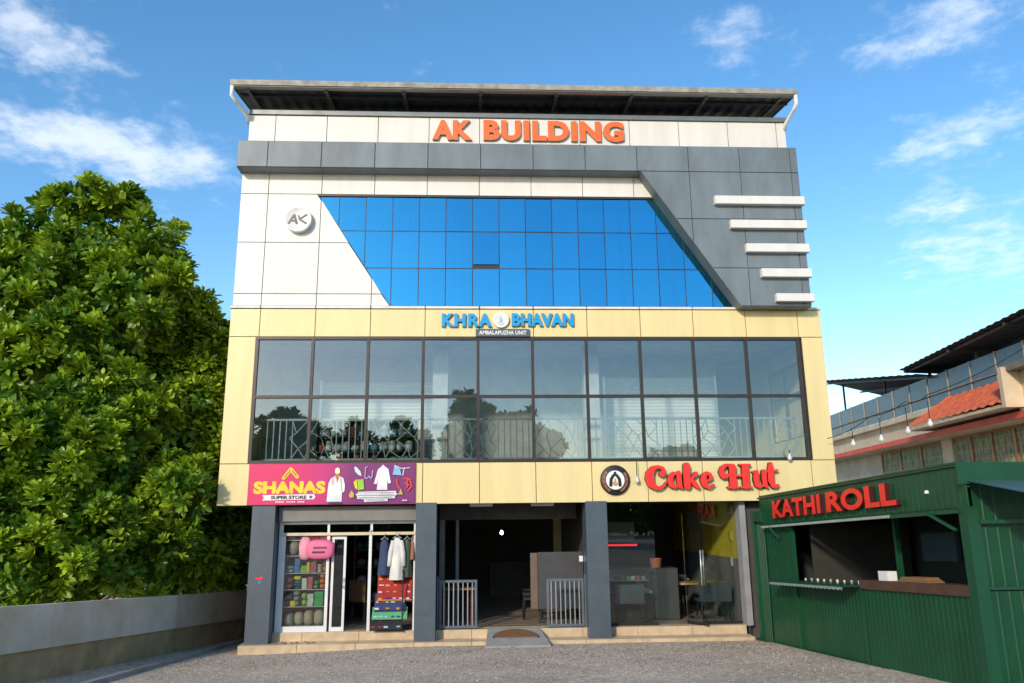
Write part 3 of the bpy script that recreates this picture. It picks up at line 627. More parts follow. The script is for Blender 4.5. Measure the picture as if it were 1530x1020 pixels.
for r, (a, b) in enumerate(((970, 1260), (960, 1275), (970, 1250), (1030, 1190))):
    for k in range(int((b-a)/17)): pr('small_print', MATS['print_grey'], [(a+k*17, 309+r*20), (a+k*17+11, 308+r*20), (a+k*17+11, 316+r*20), (a+k*17, 317+r*20)])
pr('small_print', wht, [(1325, 375), (1365, 374), (1365, 382), (1325, 383)])
# ================================================================== ground floor
FL = .29
PL = thing('entrance_plinth', 'cream tiled two step plinth along the shop fronts', 'steps')
for k in range(9):
    a = .05+k*1.155; MB().box(a+.003, a+1.152, -.16, .31, -.25, .12, c=.008).build('lower_step_tile', cream_tile, PL)
    MB().box(a+.403 if k == 0 else a+.003, a+1.152, .30, .62, .0, FL, c=.006).build('upper_step_tile', cream_tile, PL)
bx('interior_floor', mat('shop_floor', (.28, .25, .21), .35, var=.1), B, .3, 10.6, .62, 9.5, .05, FL-.002)
for nm, x0, x1 in (('a', .13, .6), ('b', 3.5, 3.93), ('c', 7.07, 7.52)):
    MB().box(x0, x1, -.01, .55, .121, ZS+.03).build('column', slate, B)
MB().box(10.43, 10.56, .2, .5, FL, ZS+.03).build('door_jamb', mat('jamb_grey', (.3, .3, .32), .45), B)
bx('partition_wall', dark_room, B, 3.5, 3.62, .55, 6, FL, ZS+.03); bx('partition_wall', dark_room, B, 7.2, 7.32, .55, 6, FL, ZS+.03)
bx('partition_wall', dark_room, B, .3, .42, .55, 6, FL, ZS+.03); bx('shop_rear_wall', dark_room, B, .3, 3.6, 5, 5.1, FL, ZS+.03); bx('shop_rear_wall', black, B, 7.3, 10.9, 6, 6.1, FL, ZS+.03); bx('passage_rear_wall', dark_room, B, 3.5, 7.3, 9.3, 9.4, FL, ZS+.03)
# cafe right wall: yellow above, grey below
bx('cafe_wall', mat('wall_yellow', (.8, .62, .03), .7), B, 10.45, 10.6, .5, 6, 1.62, ZS+.03); bx('cafe_wall', mat('wall_grey', (.2, .2, .2), .7), B, 10.447, 10.6, .5, 6, FL, 1.618)
bx('side_wall', dark_room, B, 10.6, 12.4, .35, .5, -.2, ZS+.03)
# --- store: shutter box, display cabinet, frame
bx('shutter_box', mat('shutter_box', (.2, .19, .18), .5), B, .62, 3.5, .2, .55, 2.5, ZS-.02, c=.01)
FR = thing('shopfront_frame', 'white aluminium shopfront frame of the garment store', 'frame')
for a in ((.62, .70, .36, .42, FL, 2.47), (2.50, 2.56, .36, .42, FL, 2.3), (3.44, 3.5, .36, .42, FL, 2.47)): bx('post', alu_white, FR, *a)
bx('transom', mat('transom_cream', (.7, .6, .42), .4), FR, .62, 3.5, .34, .415, 2.21, 2.27)
bx('head', alu_white, FR, .62, 3.5, .35, .41, 2.44, 2.5)
for x in (1.62, 2.52): bx('post', alu_white, FR, x, x+.05, .36, .41, 2.27, 2.44)
for a, b in ((.7, 1.62), (1.67, 2.52), (2.57, 3.44)): bx('fanlight_pane', glass_clear, FR, a, b, .38, .386, 2.27, 2.44)
CB = thing('display_cabinet', 'white framed display cabinet with red back and glass shelves of goods', 'cabinet')
redb = mat('red_board', (.6, .03, .045), .5)
bx('back_panel', redb, CB, .72, 1.68, .95, .98, FL, 2.2); bx('side_panel', redb, CB, .71, .73, .43, .95, FL, 2.2)
for a in ((.70, .76, .36, .42, FL, 2.2), (1.62, 1.68, .36, .42, FL, 2.2)): bx('post', alu_white, CB, *a)
bx('base', alu_white, CB, .76, 1.62, .36, .95, FL, .4)
SHZ = [.4, .78, 1.12, 1.45, 1.80, 2.12]
for z in SHZ[1:]: bx('shelf', alu, CB, .74, 1.66, .45, .95, z-.012, z)
bx('front_glass', glass_clear, CB, .76, 1.62, .385, .391, .4, 2.2)
dr_ = thing('glass_door', 'aluminium framed glass door standing open beside the display cabinet', 'door', loc=(1.72, .42, FL))
for a in ((0, .05, 0, .04, 0, 1.9), (.25, .30, .0, .04, 0, 1.9), (.05, .25, .0, .04, 0, .08), (.05, .25, .0, .04, 1.84, 1.9)): MB().box(*a).build('stile', alu_white, dr_)
MB().box(.05, .25, .018, .024, .08, 1.84).build('pane', glass_clear, dr_); MB().tube([(.27, -.03, .85), (.27, -.06, .9), (.27, -.06, 1.0), (.27, -.03, 1.05)], .012).build('handle', alu, dr_)
# goods on the shelves
PALETTE = dict(blue=(.06, .2, .5), teal=(.03, .22, .25), yellow=(.75, .6, .02), pink=(.6, .12, .18), white=(.72, .7, .68), orange=(.75, .2, .02), green=(.05, .4, .1), beige=(.45, .38, .28), black=(.02, .02, .025), lime=(.3, .5, .05), grey=(.3, .3, .32), maroon=(.25, .03, .05), skyblue=(.3, .5, .65))
cm = lambda c: mat('goods_'+c, PALETTE[c], .6, var=.1, scale=14)
ORD = ('lowest', 'second', 'third', 'fourth', 'top')
def goods(kind, c, x, z, w, h, lvl, y=.44, n=1):
    h = min(h*1.2, .3)
    for i in range(n):
        rj = random.uniform(-.006, .006)
        if kind == 'sack': o = MB().blob((x+w/2, y+.13, z+h/2), (w/2, .13, h/2), .07, random.randrange(999)).build('cloth_sack', cm(c), None, True); nm, ct = 'plump cloth sack', 'sack'
        elif kind == 'fold':
            hh = h/n; o = MB().blob((x+w/2+rj, y+.15, z+hh*(i+.5)), (w/2, .15, hh/2*.98), .03, random.randrange(999), 12, 6).build('folded_cloth', cm(c), None, True); nm, ct = 'folded cloth', 'cloth'
        else: hh = h/n; o = MB().box(x+rj, x+w+rj, y, y+.25, z+hh*i+.001, z+hh*(i+1)-.002, c=.004).build('carton', cm(c), None); nm, ct = 'small carton', 'carton'
        tag(o, f'{c} {nm} on the {ORD[lvl]} shelf of the red backed display cabinet', ct, f'{c} {ct}s on the {ORD[lvl]} cabinet shelf')
for x, w, h in ((.78, .2, .2), (.98, .2, .22), (1.17, .21, .24), (1.38, .22, .25)): goods('sack', 'beige' if x > .8 else 'grey', x, .405, w, h, 0)
for a in (('fold', 'black', .78, .16, .2, 2), ('box', 'yellow', .9, .1, .09, 1), ('fold', 'grey', .95, .14, .27, 3), ('fold', 'lime', 1.11, .13, .22, 2), ('box', 'white', 1.25, .12, .2, 5), ('box', 'green', 1.39, .18, .24, 5)): goods(a[0], a[1], a[2], .785, a[3], a[4], 1, n=a[5])
for a in (('fold', 'maroon', .78, .16, .2, 2), ('fold', 'teal', .95, .14, .18, 4), ('box', 'yellow', .96, .13, .1, 1), ('box', 'white', 1.12, .1, .18, 5), ('box', 'pink', 1.24, .1, .2, 6), ('fold', 'green', 1.36, .1, .14, 2), ('fold', 'orange', 1.47, .13, .26, 3)): goods(a[0], a[1], a[2], 1.125+(.2 if a[1] == 'yellow' else 0), a[3], a[4]*(.5 if a[1] == 'yellow' else 1), 2, n=a[5])
for a in (('fold', 'skyblue', .77, .17, .12, 2), ('box', 'blue', .95, .11, .24, 4), ('box', 'lime', 1.08, .12, .12, 2), ('box', 'yellow', 1.21, .06, .2, 2), ('box', 'pink', 1.28, .12, .24, 7), ('fold', 'white', 1.42, .1, .14, 3), ('fold', 'orange', 1.52, .1, .22, 2)): goods(a[0], a[1], a[2], 1.455, a[3], a[4], 3, n=a[5])
for x, w, h, c in ((.8, .22, .26, 'beige'), (1.03, .2, .28, 'pink')): goods('sack', c, x, 1.805, w, h, 4)
o = MB().blob((1.5, .28, 1.93), (.31, .09, .2), .03, 4, 16, 10).build('pink_pillow', mat('pillow_pink', (.75, .16, .3), .6, var=.05), None, True); tag(o, 'pink printed pillow hung in front of the display cabinet', 'pillow')
pl = MB()
for r, (a, b) in enumerate(((1.38, 1.66), (1.36, 1.62))):
    for k in range(7): xx = a+(b-a)*k/7; pl.box(xx, xx+.022, .178, .184, 1.95-r*.09, 1.985-r*.09)
pl.build('printed_words', black, o)
o = MB().blob((1.18, .33, 1.95), (.13, .08, .24), .06, 9, 12, 8).build('pink_bag', mat('bag_pink', (.7, .3, .38), .6), None, True); tag(o, 'pale pink bag hanging beside the printed pillow', 'bag')
# hanging garments
def garment(c, x, ztop, zbot, w, y, label, sleeves=False):
    t = thing('hanging_garment', label, 'garment', loc=(x, y, 0)); mbb = MB(); n = 24; vs = []
    for j in range(9):
        f = j/8; z = ztop+(zbot-ztop)*f; ww = w*(.3+.35*smoothstep(0, .12, f)+.35*f)
        for i in range(n): a = 2*math.pi*i/n; rr = 1+.12*math.sin(5*a+j*.3)*f; vs.append((ww*.5*math.cos(a)*rr, .07*math.sin(a)*rr*(.5+f), z))
    mbb.add(vs, [(j*n+i, j*n+(i+1) % n, (j+1)*n+(i+1) % n, (j+1)*n+i) for j in range(8) for i in range(n)]); mbb.build('body', c, t, True)
    if sleeves:
        for sg in (-1, 1): MB().tube([(sg*w*.26, 0, ztop-.06), (sg*w*.42, -.02, ztop-.3), (sg*w*.5, -.03, ztop-.58)], [.05, .055, .05], 10).build('sleeve', c, t, True)
    MB().tube([(-w*.3, 0, ztop-.01), (0, 0, ztop+.05), (w*.3, 0, ztop-.01)], .008, 6).build('hanger', alu, t); MB().tube([(0, 0, ztop+.04), (0, 0, ztop+.1), (.02, 0, ztop+.12), (0, 0, 2.235)], .005, 6).build('hook', alu, t)
garment(mat('navy_cloth', (.03, .05, .12), .8), 2.83, 2.12, 1.4, .26, .32, 'navy garment hanging left of the white coat', False)
garment(mat('white_cloth', (.75, .73, .68), .8), 3.1, 2.15, 1.3, .3, .28, 'white long sleeved coat on a hanger in the shop doorway', True)
garment(mat('olive_cloth', (.06, .1, .06), .8), 3.3, 2.12, 1.35, .22, .36, 'dark green garment hanging right of the white coat', False)
garment(mat('rust_cloth', (.3, .14, .1), .8), 3.42, 2.12, 1.7, .14, .40, 'short rust brown garment at the end of the clothes rail', False)
# hanging mats
def mat_sheet(nm, label, x0, x1, z0, z1, y, m, bands):
    t = thing(nm, label, 'mat'); n = 12; vs = []
    for i in range(n+1):
        f = i/n; vs += [(x0, y-.1*f+.02*math.sin(f*6), z1+(z0-z1)*f), (x1, y-.1*f+.02*math.sin(f*6+.4), z1+(z0-z1)*f)]
    vs += [(a, b+.008, c) for a, b, c in vs]; k = 2*(n+1)
    MB().add(vs, [(i*2, i*2+1, i*2+3, i*2+2) for i in range(n)]+[(k+i*2, k+i*2+2, k+i*2+3, k+i*2+1) for i in range(n)]+[(0, 2*0+k, k+1, 1), (k-2, k-1, 2*k-1, 2*k-2)]).build('sheet', m, t, True)
    for f, h, xa, xb, mm in bands:
        z = z1+(z0-z1)*f; yy = y-.1*f+.02*math.sin(f*6)-.012; MB().box(x0+(x1-x0)*xa, x0+(x1-x0)*xb, yy-.004, yy, z-h, z).build('woven_band', mm, t)
mred, mnavy, mgrn, mblk, mgold, mwh = mat('rug_red', (.35, .02, .02), .8), mat('rug_navy', (.03, .04, .13), .8), mat('rug_green', (.1, .36, .16), .8), mat('rug_black', (.015, .015, .02), .8), mat('rug_gold', (.6, .3, .03), .8), mat('rug_white', (.65, .65, .62), .8)
def motif(rows, cols_, ms, seed):
    r_ = random.Random(seed); o_ = []
    for r in range(rows):
        for c in range(cols_):
            if r_.random() < .8: x_ = (c+.5)/cols_+r_.uniform(-.02, .02); w_ = r_.uniform(.03, .07); o_.append(((r+.35)/rows, r_.uniform(.018, .04), x_-w_, x_+w_, r_.choice(ms)))
    return o_
mat_sheet('hanging_rug', 'red patterned rug hanging below the clothes rail', 2.70, 3.42, .86, 1.5, .44, mred, motif(5, 5, [mgold, mnavy, mwh, mgold], 1)+[(.93, .02, 0, 1, mgold)])
mat_sheet('hanging_rug', 'navy rug with pale motif hanging under the red rug', 2.66, 3.3, .68, 1.02, .36, mnavy, motif(3, 6, [mwh, mgold, mred], 2))
mat_sheet('hanging_rug', 'green doormat hanging under the navy rug', 2.62, 3.34, .52, .76, .31, mgrn, motif(2, 6, [mwh, MATS['goods_skyblue'], mnavy], 3))
mat_sheet('hanging_rug', 'black rug with red figures lowest of the hanging rugs', 2.6, 3.24, .32, .58, .27, mblk, motif(2, 5, [mred, mred, MATS['goods_skyblue']], 4)+[(.06, .015, 0, 1, mred)])
MB().tube([(3.24, .2, FL), (3.24, .22, 1.5)], .012, 8).build('rack_pole', black, FR)
# dark shelves deep in the store and a stool
st = thing('stock_shelf', 'dark stock shelving deep inside the garment store', 'shelf', loc=(1.8, 3.0, FL))
for z in (.3, .7, 1.1, 1.5, 1.9): MB().box(0, 1.6, 0, .35, z, z+.02).build('board', wood, st)
for x in (0, .8, 1.58): MB().box(x, x+.03, -.003, .35, 0, 2.1).build('upright', wood, st)
rg = random.Random(9)
for lv, z in enumerate((.32, .72, 1.12, 1.52)):
    x = .06
    while x < 1.45:
        w = rg.uniform(.12, .25); c = rg.choice(['grey', 'beige', 'maroon', 'teal', 'white']); o = MB().blob((1.8+x+w/2, 3.15, FL+z+.1), (w/2, .13, .1), .05, rg.randrange(99), 8, 6).build('folded_cloth', cm(c), None, True)
        tag(o, f'{c} folded cloth on the {ORD[lv]} board of the dark shelving deep inside the store', 'cloth', f'{c} cloths on the {ORD[lv]} board of the stock shelving'); x += w+.03
def chair(label, x, y, z, rz, m, grp=None, w=.46, bh=.42):
    t = thing('cafe_chair', label, 'chair', grp, (x, y, z)); t.rotation_euler = (0, 0, rz)
    MB().box(-w/2, w/2, -.22, .22, .43, .48, c=.012).build('seat', m, t); MB().box(-w/2, w/2, .19, .24, .48, .48+bh, c=.012).build('backrest', m, t)
    for sx in (-1, 1):
        for sy in (-1, 1): MB().bar((sx*(w/2-.07), sy*.16, .43), (sx*(w/2-.03), sy*.21, 0), .03).build('leg', black, t)
    return t
chair('small wooden stool chair inside the garment store doorway', 2.2, 2.0, FL, 2.6, wood)
# small red and blue sticker on the slate pillar
s = thing('pillar_sticker', 'small red and blue sticker on the left slate pillar', 'sticker'); p = atY(389, 864, -.012); MB().add([(p[0]-.13, -.014, p[2]+.0), (p[0]+.05, -.014, p[2]+.04), (p[0]+.05, -.014, p[2]-.02), (p[0]-.05, -.014, p[2]-.03)], [(0, 1, 2, 3)]).build('red_flash', red, s); MB().box(p[0]-.05, p[0]+.02, -.015, -.012, p[2]-.1, p[2]-.045).build('blue_tab', MATS['goods_blue'], s)
rg = random.Random(21)
for k in range(9):
    x = .62+k*.11+rg.uniform(-.03, .03); y = .1+rg.uniform(-.08, .12); a = rg.uniform(0, 3); c, q = math.cos(a)*.06, math.sin(a)*.06
    o = MB().add([(x-c, y-q, .122), (x+q*.6, y-c*.6, .123), (x+c, y+q, .124), (x-q*.6, y+c*.6, .122), (x, y, .15)], [(0, 1, 4), (1, 2, 4), (2, 3, 4), (3, 0, 4), (0, 3, 2, 1)]).build('dry_leaf', mat('clay_leaf', (.3, .12, .06), .8)); tag(o, 'curled red brown dry leaf on the step below the display cabinet', 'leaf', 'dry leaves on the step')
# --- passage
tilem = mat('passage_tile', (.34, .29, .23), .4, scale=2)
def zig():
    t = tilem.node_tree; L = t.links.new; b = t.nodes['Principled BSDF']; g = t.nodes.new('ShaderNodeNewGeometry'); sp = t.nodes.new('ShaderNodeSeparateXYZ'); L(g.outputs['Position'], sp.inputs[0])
    def m_(op, a, b_=None):
        n = t.nodes.new('ShaderNodeMath'); n.operation = op
        for i, v in enumerate((a, b_)):
            if v is None: continue
            if isinstance(v, (int, float)): n.inputs[i].default_value = v
            else: L(v, n.inputs[i])
        return n.outputs[0]
    tri = m_('PINGPONG', m_('MULTIPLY', sp.outputs[0], 5.), .5); ph = m_('FRACT', m_('ADD', m_('MULTIPLY', sp.outputs[1], 3.2), tri))
    st_ = m_('GREATER_THAN', ph, .5); mx = t.nodes.new('ShaderNodeMix'); mx.data_type = 'RGBA'; L(st_, mx.inputs[0]); mx.inputs[6].default_value = (.42, .35, .26, 1); mx.inputs[7].default_value = (.14, .11, .085, 1); L(mx.outputs[2], b.inputs['Base Color'])
zig(); bx('passage_floor', tilem, B, 3.93, 7.07, .621, 9.2, FL-.05, FL+.004)
def gate(label, x0, x1, latch):
    t = thing('metal_gate', label, 'gate', 'low gates at the passage', (x0, .36, FL)); w = x1-x0
    for a in ((0, .05, 0, .04, .02, .98), (w-.05, w, 0, .04, .02, .98), (.05, w-.05, 0, .04, .93, .98), (.05, w-.05, 0, .04, .02, .07)): MB().box(*a).build('frame_bar', slate_gate, t)
    n = 7
    for i in range(n): x = .05+(w-.1)*(i+.5)/n; MB().box(x-.011, x+.011, .01, .03, .07, .93).build('baluster', mat('gate_bar', (.42, .45, .47), .35, .5), t)
    xp_ = -.045 if latch < 0 else w+.015; MB().box(xp_, xp_+.03, 0, .04, 0, 1.06).build('hinge_post', slate_gate, t)
gate('grey barred low gate beside the garment store pillar', 3.99, 4.78, -1); gate('grey barred low gate in front of the dark partition', 6.24, 7.03, 1)
RP = thing('entrance_ramp', 'small concrete ramp in front of the passage', 'ramp')
MB().add([(4.98, .28, .0), (6.1, .28, 0), (6.22, -.72, gz(6, -.72)-.02), (4.93, -.72, gz(5, -.72)-.02), (5.0, .28, FL+.01), (6.08, .28, FL+.01), (6.21, -.72, gz(6, -.72)+.03), (4.94, -.72, gz(5, -.72)+.03)], [(4, 5, 6, 7), (0, 4, 7, 3), (1, 2, 6, 5), (2, 3, 7, 6), (0, 1, 5, 4)]).build('slab', concrete, RP)
DM = thing('doormat', 'brown half round coir doormat lying on the ramp', 'doormat'); vs = []
for k in range(25):
    a = math.pi*k/24; vs.append((5.56+.44*math.cos(a), -.27+.47*math.sin(a)))
zr = lambda y: FL+.01+(y-.28)*(FL+.01-(gz(5.5, -.72)+.03))/1.0+.006
MB().add([(x, y, zr(y)) for x, y in vs]+[(x, y, zr(y)+.014) for x, y in vs], [tuple(range(25, 50))]+[(i, i+1, i+26, i+25) for i in range(24)]+[(24, 0, 25, 49)]).build('mat_top', mat('coir', (.24, .12, .05), .95, scale=60, bump=.6, bscale=200), DM)
MB().add([(5.56+.47*math.cos(math.pi*k/24)*q, -.29+(.5*math.sin(math.pi*k/24)+.0)*q+(0 if q == 1 else .0), zr(-.29+.5*math.sin(math.pi*k/24)*q)+.004) for q in (1, .9) for k in range(25)], [(i, i+1, i+26, i+25) for i in range(24)]).build('mat_border', mat('rubber_border', (.05, .035, .03), .8), DM)
T = thing('wooden_table', 'small wooden topped table with red legs behind the gate', 'table', loc=(4.0, 1.0, FL)); MB().box(0, .75, 0, .5, .72, .76, c=.006).build('tabletop', wood, T)
for x in (.04, .64):
    for y in (.03, .42): MB().box(x, x+.06, y, y+.05, 0, .72).build('leg', mat('red_leg', (.28, .05, .04), .5), T)
PT = thing('partition_screen', 'dark grey partition screen behind the right gate', 'partition', loc=(6.12, 1.0, FL)); MB().box(0, 1.0, 0, .05, .3, 1.5, c=.006).build('panel', mat('screen_grey', (.055, .055, .06), .6), PT)
for x in (.02, .93): MB().box(x, x+.05, .051, .1, 0, 1.49).build('leg', black, PT)
MB().box(-.16, -.003, .1, .14, .3, 1.48).build('end_panel', mat('screen_brown', (.16, .11, .08), .6), PT)
s = one('switch_box', MB().box(6.98, 7.06, .56, .6, 1.6, 1.72, c=.005), whitep, 'white switch box on the passage side of the pillar', 'switch'); 
for k, (x, y) in enumerate(((6.05, 1.9), (6.1, 3.0), (6.15, 4.2))): chair(('dark chair along the passage just behind the partition', 'second dark chair along the passage behind the partition', 'dark chair farthest down the passage')[k], x, y, FL, -1.57, MATS['goods_black'])
T = thing('dark_counter', 'dark counter at the far end of the passage', 'counter', loc=(5.2, 7.2, FL)); MB().box(0, 1.2, 0, .5, 0, .95).build('body', mat('counter_brown', (.12, .1, .085), .6), T); MB().box(-.04, 1.24, -.04, .54, .95, .99).build('top', MATS['counter_brown'], T)
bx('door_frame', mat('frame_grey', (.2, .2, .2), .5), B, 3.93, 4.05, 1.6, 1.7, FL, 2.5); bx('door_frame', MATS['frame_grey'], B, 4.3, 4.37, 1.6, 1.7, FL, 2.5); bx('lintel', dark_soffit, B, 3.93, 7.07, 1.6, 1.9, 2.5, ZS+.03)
for x, lb in ((4.62, 'flush ceiling light fitting by the store side of the passage'), (5.95, 'flush ceiling light fitting by the cafe side of the passage')):
    t = thing('ceiling_light', lb, 'light', 'passage ceiling lights'); bx('housing', alu, t, x, x+.5, .5, .66, ZS-.045, ZS+.028); bx('diffuser', whitep, t, x+.02, x+.48, .52, .64, ZS-.052, ZS-.0455)
t = thing('hanging_bulb', 'small lit bulb hanging in the passage', 'lamp', loc=(5.36, 2.0, 2.2)); MB().lathe([(.001, -.05), (.03, -.035), (.04, -.005), (.025, .03), (.015, .05)], n=14).build('bulb', emit('bulb_glow', (1, .8, .5), 9), t, True); MB().tube([(0, 0, .05), (0, 0, .62)], .006, 6).build('cord', black, t)
# --- cafe
def pane(nm, x0, y0, x1, y1, z0, z1, parent, m=glass_clear, th=.01):
    d = Vector((x1-x0, y1-y0, 0)).normalized(); n = Vector((-d.y, d.x, 0))*th/2; a = Vector((x0, y0, 0)); b = Vector((x1, y1, 0))
    vs = [(p+sg*n)+Vector((0, 0, z)) for z in (z0, z1) for p, sg in ((a, -1), (b, -1), (b, 1), (a, 1))]
    return MB().add(vs, [(0, 1, 2, 3), (7, 6, 5, 4), (0, 4, 5, 1), (1, 5, 6, 2), (2, 6, 7, 3), (3, 7, 4, 0)]).build(nm, m, parent)
CF = thing('cafe_glass_front', 'frameless glass shopfront of the cafe with open glass door', 'shopfront')
pane('fixed_pane', 7.53, .5, 8.62, .5, FL+.06, ZS, CF); pane('fixed_pane', 9.62, .5, 10.43, .5, FL+.06, ZS, CF)
bx('bottom_rail', black, CF, 7.53, 8.62, .48, .52, FL, FL+.06); bx('bottom_rail', black, CF, 9.62, 10.43, .48, .52, FL, FL+.06)
x0, y0, x1, y1 = 9.28, .62, 9.6, .2
pane('glass_door', x0, y0, x1, y1, FL+.07, 2.62, CF); pane('door_bottom_rail', x0, y0, x1, y1, FL+.01, FL+.07, CF, black, .03)
for sg in (-1, 1):
    ox, oy = .04*sg*.8, .04*sg*.6; MB().tube([(9.56+ox, .25+oy, 1.1), (9.56+ox, .25+oy, 1.82)], .014, 10).build('door_handle', alu, CF, True)
T = thing('display_chiller', 'dark glass fronted cake display chiller behind the left cafe pane', 'fridge', loc=(7.65, 1.0, FL))
MB().box(0, .95, 0, .6, 0, .62).build('base', black, T); MB().box(0, .95, .0, .6, 1.1, 1.14).build('top', black, T); MB().box(0, .95, .58, .6, .62, 1.1).build('rear', slate, T); pane('front_glass', 0, .02, .95, .02, .62, 1.1, T)
for z in (.66, .86): MB().box(.02, .93, .05, .57, z, z+.012).build('shelf', alu, T)
MB().box(0, .97, -.04, -.003, .6, .66).build('trim', mat('teal_trim', (.1, .3, .32), .4), T)
for k in range(7):
    c = ['white', 'maroon', 'beige', 'skyblue', 'white', 'pink', 'beige'][k]; o = MB().box(7.72+k*.12, 7.81+k*.12, 1.15, 1.3, FL+.875, FL+.95, c=.006).build('cake_box', cm(c)); tag(o, f'small {c} cake box inside the display chiller', 'cake box', f'{c} cake boxes in the chiller')
one('cafe_counter', MB().box(8.65, 9.3, 1.3, 1.9, FL, 1.4, c=.01), mat('counter_dark', (.04, .05, .05), .5), 'dark service counter beside the cake chiller', 'counter')
one('round_basket', MB().lathe([(.11, 0), (.14, .2), (.13, .2), (.1, .02), (.001, .02)], (8.85, 1.5, 1.401), 16), mat('basket', (.4, .14, .07), .7), 'round terracotta pot on the cafe counter', 'pot')
s = one('wall_switch', MB().box(10.43, 10.446, .9, 1.02, 1.45, 1.62, c=.004), whitep, 'white switch plate on the grey part of the cafe wall', 'switch'); one('wall_box', MB().box(10.41, 10.449, .85, 1.0, 2.0, 2.2, c=.004), mat('box_yellow', (.55, .48, .1), .6), 'pale junction box on the yellow cafe wall', 'box')
for k, (x, y, w, lb) in enumerate(((8.7, 2.6, 1.2, 'wooden topped cafe table inside the doorway'), (9.35, 1.25, 1.05, 'wooden topped cafe table behind the right glass pane'))):
    T = thing('cafe_table', lb, 'table', loc=(x, y, FL)); MB().box(0, w, 0, .65, .74, .78, c=.006).build('tabletop', mat('table_oak', (.5, .34, .15), .45, var=.15, scale=8), T); MB().tube([(w/2, .32, .02), (w/2, .32, .74)], .035).build('pedestal', black, T, True); MB().box(w/2-.25, w/2+.25, .1, .55, 0, .025).build('foot', black, T)
    one('sauce_bottle', MB().lathe([(.03, 0), (.032, .12), (.012, .16), (.012, .2), (.001, .2)], (x+w*.55, y+.3, FL+.781), 12), (MATS['goods_orange'], MATS['goods_green'])[k], ('orange sauce bottle on the table inside the doorway', 'green sauce bottle on the table behind the right pane')[k], 'bottle', smooth=True)
chair('dark upholstered cafe chair behind the left glass pane', 8.05, .82, FL, math.pi, slate, None, .62, .34)
chair('dark cafe chair at the table behind the right glass pane', 9.95, .95, FL, math.pi, slate, None, .7, .34)
for k, (x, y) in enumerate(((8.6, 2.3), (9.1, 2.25), (9.5, 2.4))): chair(('black cafe chair by the counter end of the doorway table', 'black cafe chair in the middle of the doorway table', 'black cafe chair at the right end of the doorway table')[k], x, y, FL, math.pi, MATS['goods_black'])
o = thing('menu_light_box', 'pale menu board glowing red along its edge inside the cafe', 'menu board', loc=(7.95, 3.0, 1.95)); MB().box(0, .75, 0, .05, 0, .45).build('board', mat('menu_pale', (.35, .35, .28), .6), o); MB().box(-.05, .8, -.03, -.003, -.12, -.08).build('red_tube', emit('red_neon', (.9, .02, .02), 1.2), o)
# small white hanging bulbs on the facade
BULB = MB().lathe([(.001, -.075), (.035, -.06), (.05, -.02), (.04, .02), (.022, .045), (.022, .08), (.001, .08)], n=14).mesh('bulb', mat('bulb_white', (.75, .74, .7), .3)); BULB.polygons.foreach_set('use_smooth', [True]*len(BULB.polygons))
def bulb(label, p, cord, grp=None):
    t = thing('pendant_bulb', label, 'bulb', grp, p); link('bulb', BULB, t); MB().tube([(0, 0, .08), (0, 0, .08+cord)], .009, 6).build('cord', black, t); return t
p = atY(952, 717, -.1); bulb('white bulb on a cord between round logo and red script sign', (p[0], -.1, p[2]), .33)
p = atY(1180, 683, -.1); bulb('white bulb at the lower right window corner', (p[0], -.1, p[2]), .08)
# ================================================================== green kiosk
KO = thing('food_kiosk', 'dark green ribbed metal food kiosk with open serving hatch', 'kiosk')
P0 = Vector((10.63, -.6)); P1 = Vector((10.82, -7.12)); KL = (P1-P0).length; KD = (P1-P0)/KL; KN = Vector((KD.y, -KD.x))
if KN.x < 0: KN = -KN
def K(s_, d, h): q = P0+KD*s_+KN*d; return (q.x, q.y, h+(.055-.006*h)*s_)
def kbox(name, m, s0, s1, d0, d1, h0, h1, parent=KO):
    mbb = MB(); mbb.add([K(a, b, c) for c in (h0, h1) for b in (d0, d1) for a in (s0, s1)], [(0, 2, 3, 1), (4, 5, 7, 6), (0, 1, 5, 4), (2, 6, 7, 3), (0, 4, 6, 2), (1, 3, 7, 5)]); return mbb.build(name, m, parent)
def krib(name, s0, s1, h0, h1, d=0., m=green, pitch=.11):
    pr_ = []; k = max(1, round((s1-s0)/pitch)); w = (s1-s0)/k
    for i in range(k):
        for t, q in ((0, 0), (.66, 0), (.76, 1), (.9, 1)): pr_.append((s0+(i+t)*w, d-.007*q))
    pr_.append((s1, d)); vs = []
    for a, b in pr_: vs += [K(a, b, h0), K(a, b, h1), K(a, b+.008, h0), K(a, b+.008, h1)]
    return MB().add(vs, [f for i in range(len(pr_)-1) for f in ((i*4, i*4+4, i*4+5, i*4+1), (i*4+2, i*4+3, i*4+7, i*4+6), (i*4+1, i*4+5, i*4+7, i*4+3))]).build(name, m, KO)
krib('front_panel', .02, 1.35, .1, 2.32, .03); krib('front_panel', 1.35, 3.72, .1, 1.25, .03); krib('front_panel', 3.72, 6.4, .1, 1.22, .0)
krib('fascia_panel', -.02, 6.55, 2.34, 2.9, -.01, pitch=.13)
kbox('base_rail', green_l, -.02, 6.5, -.04, .05, -.12, .1); kbox('fascia_trim', green_l, -.03, 6.56, -.035, .01, 2.895, 2.92)
kbox('fascia_end', green, -.05, -.03, -.02, 1.2, 2.3, 2.9); kbox('fascia_underside', green, -.03, 6.55, .0, .12, 2.32, 2.338)
for s0 in (1.33, 3.70): kbox('post', green_l, s0, s0+.06, -.02, .04, .1, 2.32 if s0 < 2 else 1.25)
kbox('corner_post', green_l, 6.38, 6.54, -.05, .11, -.1, 2.34); kbox('inner_post', green_l, 3.9, 3.97, .5, .57, .1, 2.32)
kbox('hatch_sill', brown_sill, 3.74, 6.38, -.05, .25, 1.225, 1.36); kbox('hatch_ledge', green_l, .85, 3.7, -.3, .3, 1.25, 1.275)
vs = []
